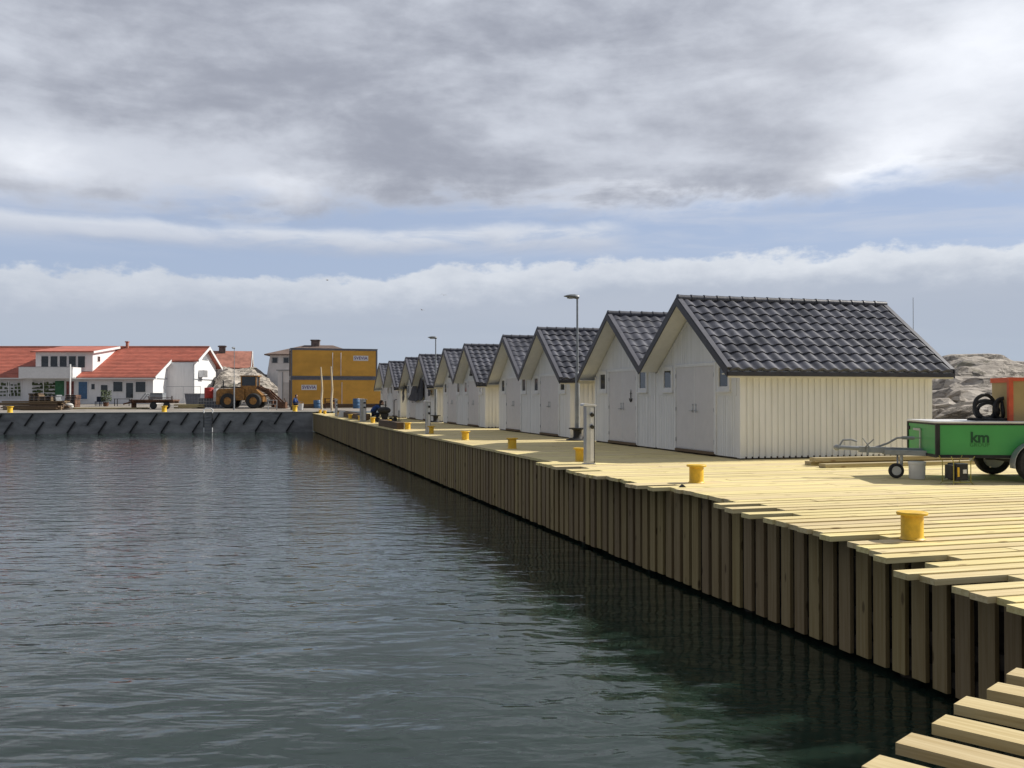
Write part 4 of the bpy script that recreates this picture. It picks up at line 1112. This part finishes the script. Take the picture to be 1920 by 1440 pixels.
pallet_stack(88, 92.5, .9, 1.2, M['paintgrey'], 'grey stack of pallets in the middle of the shop front', 3)
pallet_stack(122, 92, 1.0, 1.25, M['rust'], 'reddish stack of pallets left of the white balcony post', 4)
# white sacks
for i, (px, d, L, H, lab) in enumerate(((78, 85.5, 2.0, .35, 'long white sack lying left of the other in front of the house'), (108, 85, 1.3, .28, 'shorter white sack on the ground in front of the house'))):
    r = prop('sack', px, d, lab, 'sack'); f = MB(); f.ball((L/2, .3, H*.9), L/2, .4, H, 16, 8); f.ball((L*.7, .2, H*1.4), L*.3, .3, H*.7, 12, 6); f.build('body', M['bag'], r, smooth=True)
# flatbed trailer
r = prop('flatbed_trailer', 243, 86, 'rusty flatbed trailer behind the middle bollard of the concrete quay', 'trailer')
f = MB(); f.box(0, 3.9, 0, 1.7, .72, .86); f.box(0, 3.9, .2, .3, .55, .72); f.box(0, 3.9, 1.4, 1.5, .55, .72); f.box(.0,.12,.4,1.3,.0,.72); f.build('bed', M['rust'], r)
f = MB(); f.box(1.7, 1.78, -.02, 0, .86, 1.2); f.box(3.75,3.85,-.02,0,.86,1.2); f.box(1.7,3.85,-.02,.0,1.0,1.05); f.build('side_rail', M['rust'], r)
for x in (2.1, 3.3):
    g = MB(); g.lathe([(.15,-.1),(.30,-.1),(.33,0),(.30,.1),(.15,.1)], n=18, ax='y'); g.M = None; w = g.build('wheel', M['rubber'], r, smooth=True); w.location = (x, .1, .33)
f = MB(); f.bar((0,.85,.7),(-.9,.85,.45),.12,.12); f.build('drawbar', M['rust'], r)
O2 = at(281, 86.3)
g_ = empty('tool_box', (O2.x, O2.y, gz(O2)+.86), -TH, 'grey metal box with a rounded lid standing on the rusty flatbed trailer', 'box')
f = MB(); f.box(0, 1.15, 0, .9, 0, .42); f.build('body', M['paintgrey'], g_, bevel=.03)
f = MB(); f.prism([(0,.42),(1.15,.42),(1.1,.60),(.05,.60)], 'y', 0, .9); f.build('lid', M['lamp'], g_)
O2 = at(262, 86.3); g_ = empty('sawhorse', (O2.x, O2.y, gz(O2)+.86), -TH, 'small tent shaped steel sawhorse standing on the flatbed trailer', 'sawhorse')
f = MB()
for y in (.2, .9): f.bar((0,y,0),(.45,y,.55),.07,.07); f.bar((.45,y,.55),(.85,y,.0),.07,.07)
f.bar((.45,.2,.55),(.45,.9,.55),.07,.07); f.build('bars', M['steel'], g_)
# grey skip with fence, gate frames
r = prop('skip', 346, 93, 'grey steel skip in front of the white gable wall', 'skip')
f = MB(); f.prism([(0.2,0),(1.35,0),(1.55,1.25),(0,1.25)], 'y', 0, 1.4); f.build('tub', M['bluegrey'], r); f = MB(); f.box(-.05,1.6,-.05,1.45,1.25,1.32); f.build('rim', M['steel'], r)
r = prop('wire_fence', 311, 91, 'thin grey wire mesh fence panels before the white gable', 'fence')
f = MB()
for i in range(3): f.cyl((i*1.65,0,0),(i*1.65,0,2.0),.025,n=6)
f.cyl((0,0,2.0),(3.3,0,2.0),.02,n=6); f.cyl((0,0,.2),(3.3,0,.2),.02,n=6); f.build('frame', M['paintgrey'], r)
f = MB()
for i in range(22): f.cyl((i*.15,0,.2),(i*.15,0,2.0),.004,n=4)
f.build('mesh', M['steel'], r)
for px, lab in ((503, 'left steel hoop barrier right of the wheel loader'),):
    r = prop('hoop_barrier', px, 84, lab, 'barrier'); f = MB(); f.tube([(0,0,0),(0,0,.85),(.75,0,.85),(.75,0,0)], .045, 6); f.cyl((0,0,.5),(.75,0,.5),.025,n=6); f.build('hoop', M['steel'], r)
r = prop('pallet_box', 517, 88, 'dark rusty clutter box between the barrier and the containers', 'box'); f = MB(); f.box(0,.9,0,.8,.0,.6); f.bar((.1,.1,.6),(.3,.1,1.1),.06,.06); f.bar((.9,.1,.6),(.75,.1,.95),.06,.06); f.build('frame', M['rust'], r)
# stand with shelf by containers
r = prop('steel_rack', 608, 88, 'dark steel rack between the two bark poles', 'rack'); f = MB()
for x in (0,.9):
    for y in (0,.5): f.box(x,x+.06,y,y+.06,0,.95)
for z in (.3,.6,.9): f.box(0,.96,0,.56,z,z+.05)
f.box(.1,.5,.05,.45,.35,.55); f.box(.5,.85,.05,.45,.65,.82); f.build('shelf', M['rust'], r)
r = prop('outdoor_table', 213, 96, 'dark outdoor table with chairs in front of the house windows', 'table'); f = MB(); f.box(0,1.6,0,.8,.7,.75)
for x in (.05,1.5):
    for y in (.05,.7): f.box(x,x+.06,y,y+.06,0,.7)
f.build('table_frame', M['dark'], r)
for i, (px, lab) in enumerate(((178, 'blue garden chair left of the potted shrub'), (186, 'blue garden chair nearer the potted shrub'))):
    r = prop('garden_chair', px, 96, lab, 'chair', 'blue garden chairs'); f = MB(); f.box(0,.45,0,.45,.42,.47); f.box(0,.45,.42,.46,.47,.95)
    for x in (0,.4):
        for y in (0,.4): f.box(x,x+.05,y,y+.05,0,.42)
    f.build('frame', M['navy'], r)
# potted shrub
r = prop('potted_shrub', 199, 95, 'potted green shrub standing before the house wall', 'plant'); f = MB(); f.lathe([(.2,0),(.28,.4),(.3,.42)], n=14); f.build('pot', M['rust'], r)
f = MB(); rr = random.Random(4)
for i in range(260):
    a = rr.uniform(0, 6.28); q_ = rr.random()**.5*.5; z = .5+rr.random()*1.1; c_ = Vector((q_*math.cos(a), q_*math.sin(a), z)); u = Vector((rr.uniform(-1,1),rr.uniform(-1,1),rr.uniform(-1,1))).normalized()*.09; w = u.orthogonal().normalized()*.05
    f.add([c_-u, c_+w, c_+u, c_-w], [(0,1,2,3)])
f.build('foliage', M['foliage'], r)
f = MB(); f.cyl((0,0,.4),(0,0,1.2),.02,n=5); f.build('stem', M['oldw'], r)

# ------------------------------------------------------------------ people
def figure(name, joints, edges, m, parent=None, sub=1):
    me = bpy.data.meshes.new(name); names = list(joints); me.from_pydata([joints[n][0] for n in names], [(names.index(a), names.index(b_)) for a, b_ in edges], []); me.update()
    o = bpy.data.objects.new(name, me); COL.objects.link(o); me.materials.append(m)
    if parent: o.parent = parent
    sk = o.modifiers.new('skin', 'SKIN'); sk.use_smooth_shade = True
    for i, n in enumerate(names):
        r_ = joints[n][1]; me.skin_vertices[0].data[i].radius = (r_, r_); me.skin_vertices[0].data[i].use_root = (i == 0)
    sb = o.modifiers.new('sub', 'SUBSURF'); sb.levels = sub; sb.render_levels = sub
    return o
HE = [('hip','spine'),('spine','chest'),('chest','neck'),('neck','head0'),('head0','head1')]
for s in 'LR': HE += [('chest','sh'+s),('sh'+s,'el'+s),('el'+s,'wr'+s),('wr'+s,'ha'+s),('hip','th'+s),('th'+s,'kn'+s),('kn'+s,'an'+s),('an'+s,'to'+s)]
def seated(scale=1.0):
    J = {'hip':((0,0,.50),.15),'spine':((.06,0,.72),.145),'chest':((.14,0,.94),.16),'neck':((.19,0,1.08),.06),'head0':((.22,0,1.15),.085),'head1':((.25,0,1.25),.085)}
    for s, y in (('L',1),('R',-1)):
        J.update({'sh'+s:((.14,.19*y,.98),.075),'el'+s:((.22,.26*y,.72),.055),'wr'+s:((.42,.16*y,.62),.038),'ha'+s:((.50,.13*y,.60),.04),
                  'th'+s:((.08,.10*y,.48),.10),'kn'+s:((.46,.14*y,.50),.068),'an'+s:((.48,.14*y,.09),.045),'to'+s:((.62,.15*y,.04),.04)})
    return J
def clothed(r, J, jm, hm=None):
    figure('body', J, HE, M['navy'], r)
    # jacket, head skin and hair sit over the body as clothing and hair
    jj = {k: (J[k][0], J[k][1]*1.14) for k in ('hip','spine','chest','shL','elL','wrL','shR','elR','wrR')}
    figure('jacket', jj, [('hip','spine'),('spine','chest'),('chest','shL'),('shL','elL'),('elL','wrL'),('chest','shR'),('shR','elR'),('elR','wrR')], jm, r)
    h = Vector(J['head0'][0])*.45+Vector(J['head1'][0])*.55; fw = Vector((1,0,-.15)).normalized()
    f = MB(); f.ball(tuple(h), .10, .082, .125, 14, 10); f.ball(tuple(h+Vector((.098,0,-.01))), .02, .016, .026, 8, 6); f.ball(tuple(h+Vector((.02,.084,-.01))), .015,.012,.03,8,5); f.ball(tuple(h+Vector((.02,-.084,-.01))), .015,.012,.03,8,5)
    f.ball(tuple(h+Vector((.02,0,-.06))), .075,.06,.07,10,7); f.build('face', M['skin'], r, smooth=True)
    f = MB(); f.ball(tuple(h+Vector((-.022,0,.035))), .105, .092, .11, 14, 8); f.build('hair', hm or M['hair'], r, smooth=True)
    for s in (1, -1):
        hp = Vector(J['haL' if s > 0 else 'haR'][0]); f = MB(); f.ball(tuple(hp), .045,.035,.022,10,6)
        for i in range(4): f.tube([hp+Vector((.03,(i-1.5)*.017,0)), hp+Vector((.07,(i-1.5)*.018,-.006)), hp+Vector((.09-.006*abs(i-1.4),(i-1.5)*.018,-.03))], [.009,.008,.007], 6)
        f.tube([hp+Vector((.0,-s*.03,0)), hp+Vector((.03,-s*.052,-.01)), hp+Vector((.05,-s*.05,-.02))], [.011,.009,.008], 6); f.build('hand', M['skin'], r, smooth=True)
O = at(551, 84.5)
pr = empty('person', (O.x, O.y, gz(O)), -TH+R(-12), 'person in a blue jacket sitting bent forward at the corner of the concrete quay', 'person')
clothed(pr, seated(), M['jacket'], M['navy'])
st_ = empty('seat_block', (O.x, O.y, gz(O)), -TH, 'low wooden block under the seated person in the blue jacket', 'block'); f = MB(); f.box(-.25,.25,-.25,.25,0,.36); f.build('block', M['oldw'], st_, bevel=.01)
O = at(564, 83.5); bk2 = empty('bucket', (O.x, O.y, gz(O)), 0, 'tall white bucket beside the seated person on the quay corner', 'bucket')
f = MB(); f.lathe([(.20,0),(.22,.05),(.25,.55),(.26,.57)], n=20); f.build('body', M['plastic'], bk2, smooth=True); f = MB(); f.tube([(.25,0,.5),(.2,.0,.68),(0,0,.74),(-.2,0,.68),(-.25,0,.5)], .012, 5); f.build('handle', M['steel'], bk2)
def crouch():
    J = {'hip':((0,0,.40),.15),'spine':((.12,0,.60),.15),'chest':((.30,0,.78),.165),'neck':((.42,0,.87),.06),'head0':((.48,0,.92),.085),'head1':((.54,0,1.0),.085)}
    for s, y in (('L',1),('R',-1)):
        J.update({'sh'+s:((.30,.2*y,.82),.075),'el'+s:((.50,.24*y,.60),.055),'wr'+s:((.72,.15*y,.52),.038),'ha'+s:((.80,.12*y,.50),.04),
                  'th'+s:((.04,.11*y,.36),.105),'kn'+s:((.42,.17*y,.42),.07),'an'+s:((.14,.15*y,.09),.05),'to'+s:((.30,.17*y,.04),.04)})
    return J
O = at(697, 52.0)
pr = empty('person', (O.x, O.y, .003), -TH+R(0), 'crouching person in blue work clothes handling black gear on the far quay', 'person')
pr.scale = (1.06,)*3; clothed(pr, crouch(), M['jacket'])
O = at(722, 51.3); mc = empty('engine_gear', (O.x, O.y, .003), -TH, 'black outboard engine lying on a low trolley beside the crouching person', 'outboard engine')
f = MB(); f.ball((-.05,0,.62), .36,.22,.20,14,8); f.prism([(-.25,.45),(.2,.45),(.12,.2),(-.12,.1)], 'y', -.12, .12); f.build('cowling', M['dark'], mc, smooth=True)
f = MB(); f.bar((0,0,.45),(.12,0,-.0),.12,.14); f.bar((-.5,-.2,.12),(.5,-.2,.12),.05,.05); f.bar((-.5,.2,.12),(.5,.2,.12),.05,.05); f.cyl((.02,.1,.6),(.02,.1,1.12),.03,n=6); f.bar((-.5,-.1,.95),(.1,-.1,.9),.04,.04); f.build('leg', M['dark'], mc)
for x in (-.35, .35):
    g = MB(); g.lathe([(.05,-.04),(.12,-.04),(.13,0),(.12,.04),(.05,.04)], n=14, ax='y'); w = g.build('wheel', M['rubber'], mc, smooth=True); w.location = (x, -.26, .13)
O = at(744, 52.5); mc = empty('trolley', (O.x, O.y, .003), -TH, 'dark upright sack trolley standing before the far boathouses', 'trolley')
f = MB(); f.tube([(-.15,0,.05),(-.15,0,1.15),(.0,0,1.2)], .025, 6); f.bar((.12,0,.05),(.12,0,.6),.04,.04); f.box(-.2,.25,-.3,.0,.02,.05); f.build('frame', M['dark'], mc)
g = MB(); g.lathe([(.03,-.04),(.11,-.04),(.12,0),(.11,.04),(.03,.04)], n=12, ax='y'); w = g.build('wheel', M['rubber'], mc, smooth=True); w.location = (-.1,.06,.12)
O = at(640, 64.5); cv = MB(); cv.prism([(-.25,0),(.2,0),(.28,.42),(-.1,.45)], 'y', -.02, .02); o = cv.build('white_board', M['plastic']); o.location = (O.x, O.y, .003); o.rotation_euler = (0,0,-TH)
tag(o, 'small leaning white board right of the farthest power pedestal', 'board')
# mast on the rocks, gulls
O = at(1713, 70); ms = MB(); ms.cyl((0,0,0),(0,0,8.0),.035,.02,n=6); o = ms.build('radio_mast', M['paintgrey']); o.location = (O.x, O.y, .6); tag(o, 'thin radio mast rising behind the roof of the nearest boathouse', 'mast')
for px, py, d, rz, lab in ((613, 525, 90, .4, 'tiny gull flying high above the containers, highest of the three'), (832, 553, 95, 1.2, 'tiny gull flying above the far boathouses, rightmost of the three'), (791, 581, 95, 2.1, 'tiny gull, lowest of the three above the far boathouses')):
    O = at(px, d, zc(py, d)); f = MB(); f.ball((0,0,0), .22,.06,.06,8,6)
    for s in (1,-1): f.add([(.08,0,.02),(.02,s*.3,.14),(-.06,s*.62,.05),(-.10,s*.3,.12),(-.08,0,.0),(.08,0,.0),(.02,s*.3,.12),(-.06,s*.62,.04),(-.10,s*.3,.10)], [(0,1,3,4),(1,2,3),(5,4,8,6),(6,8,7),(0,5,6,1),(1,6,7,2),(2,7,8,3),(3,8,4)])
    o = f.build('gull', M['gull']); o.location = O; o.rotation_euler = (.2, 0, rz); o.scale = (.6,)*3; tag(o, lab, 'gull', 'gulls in the sky')
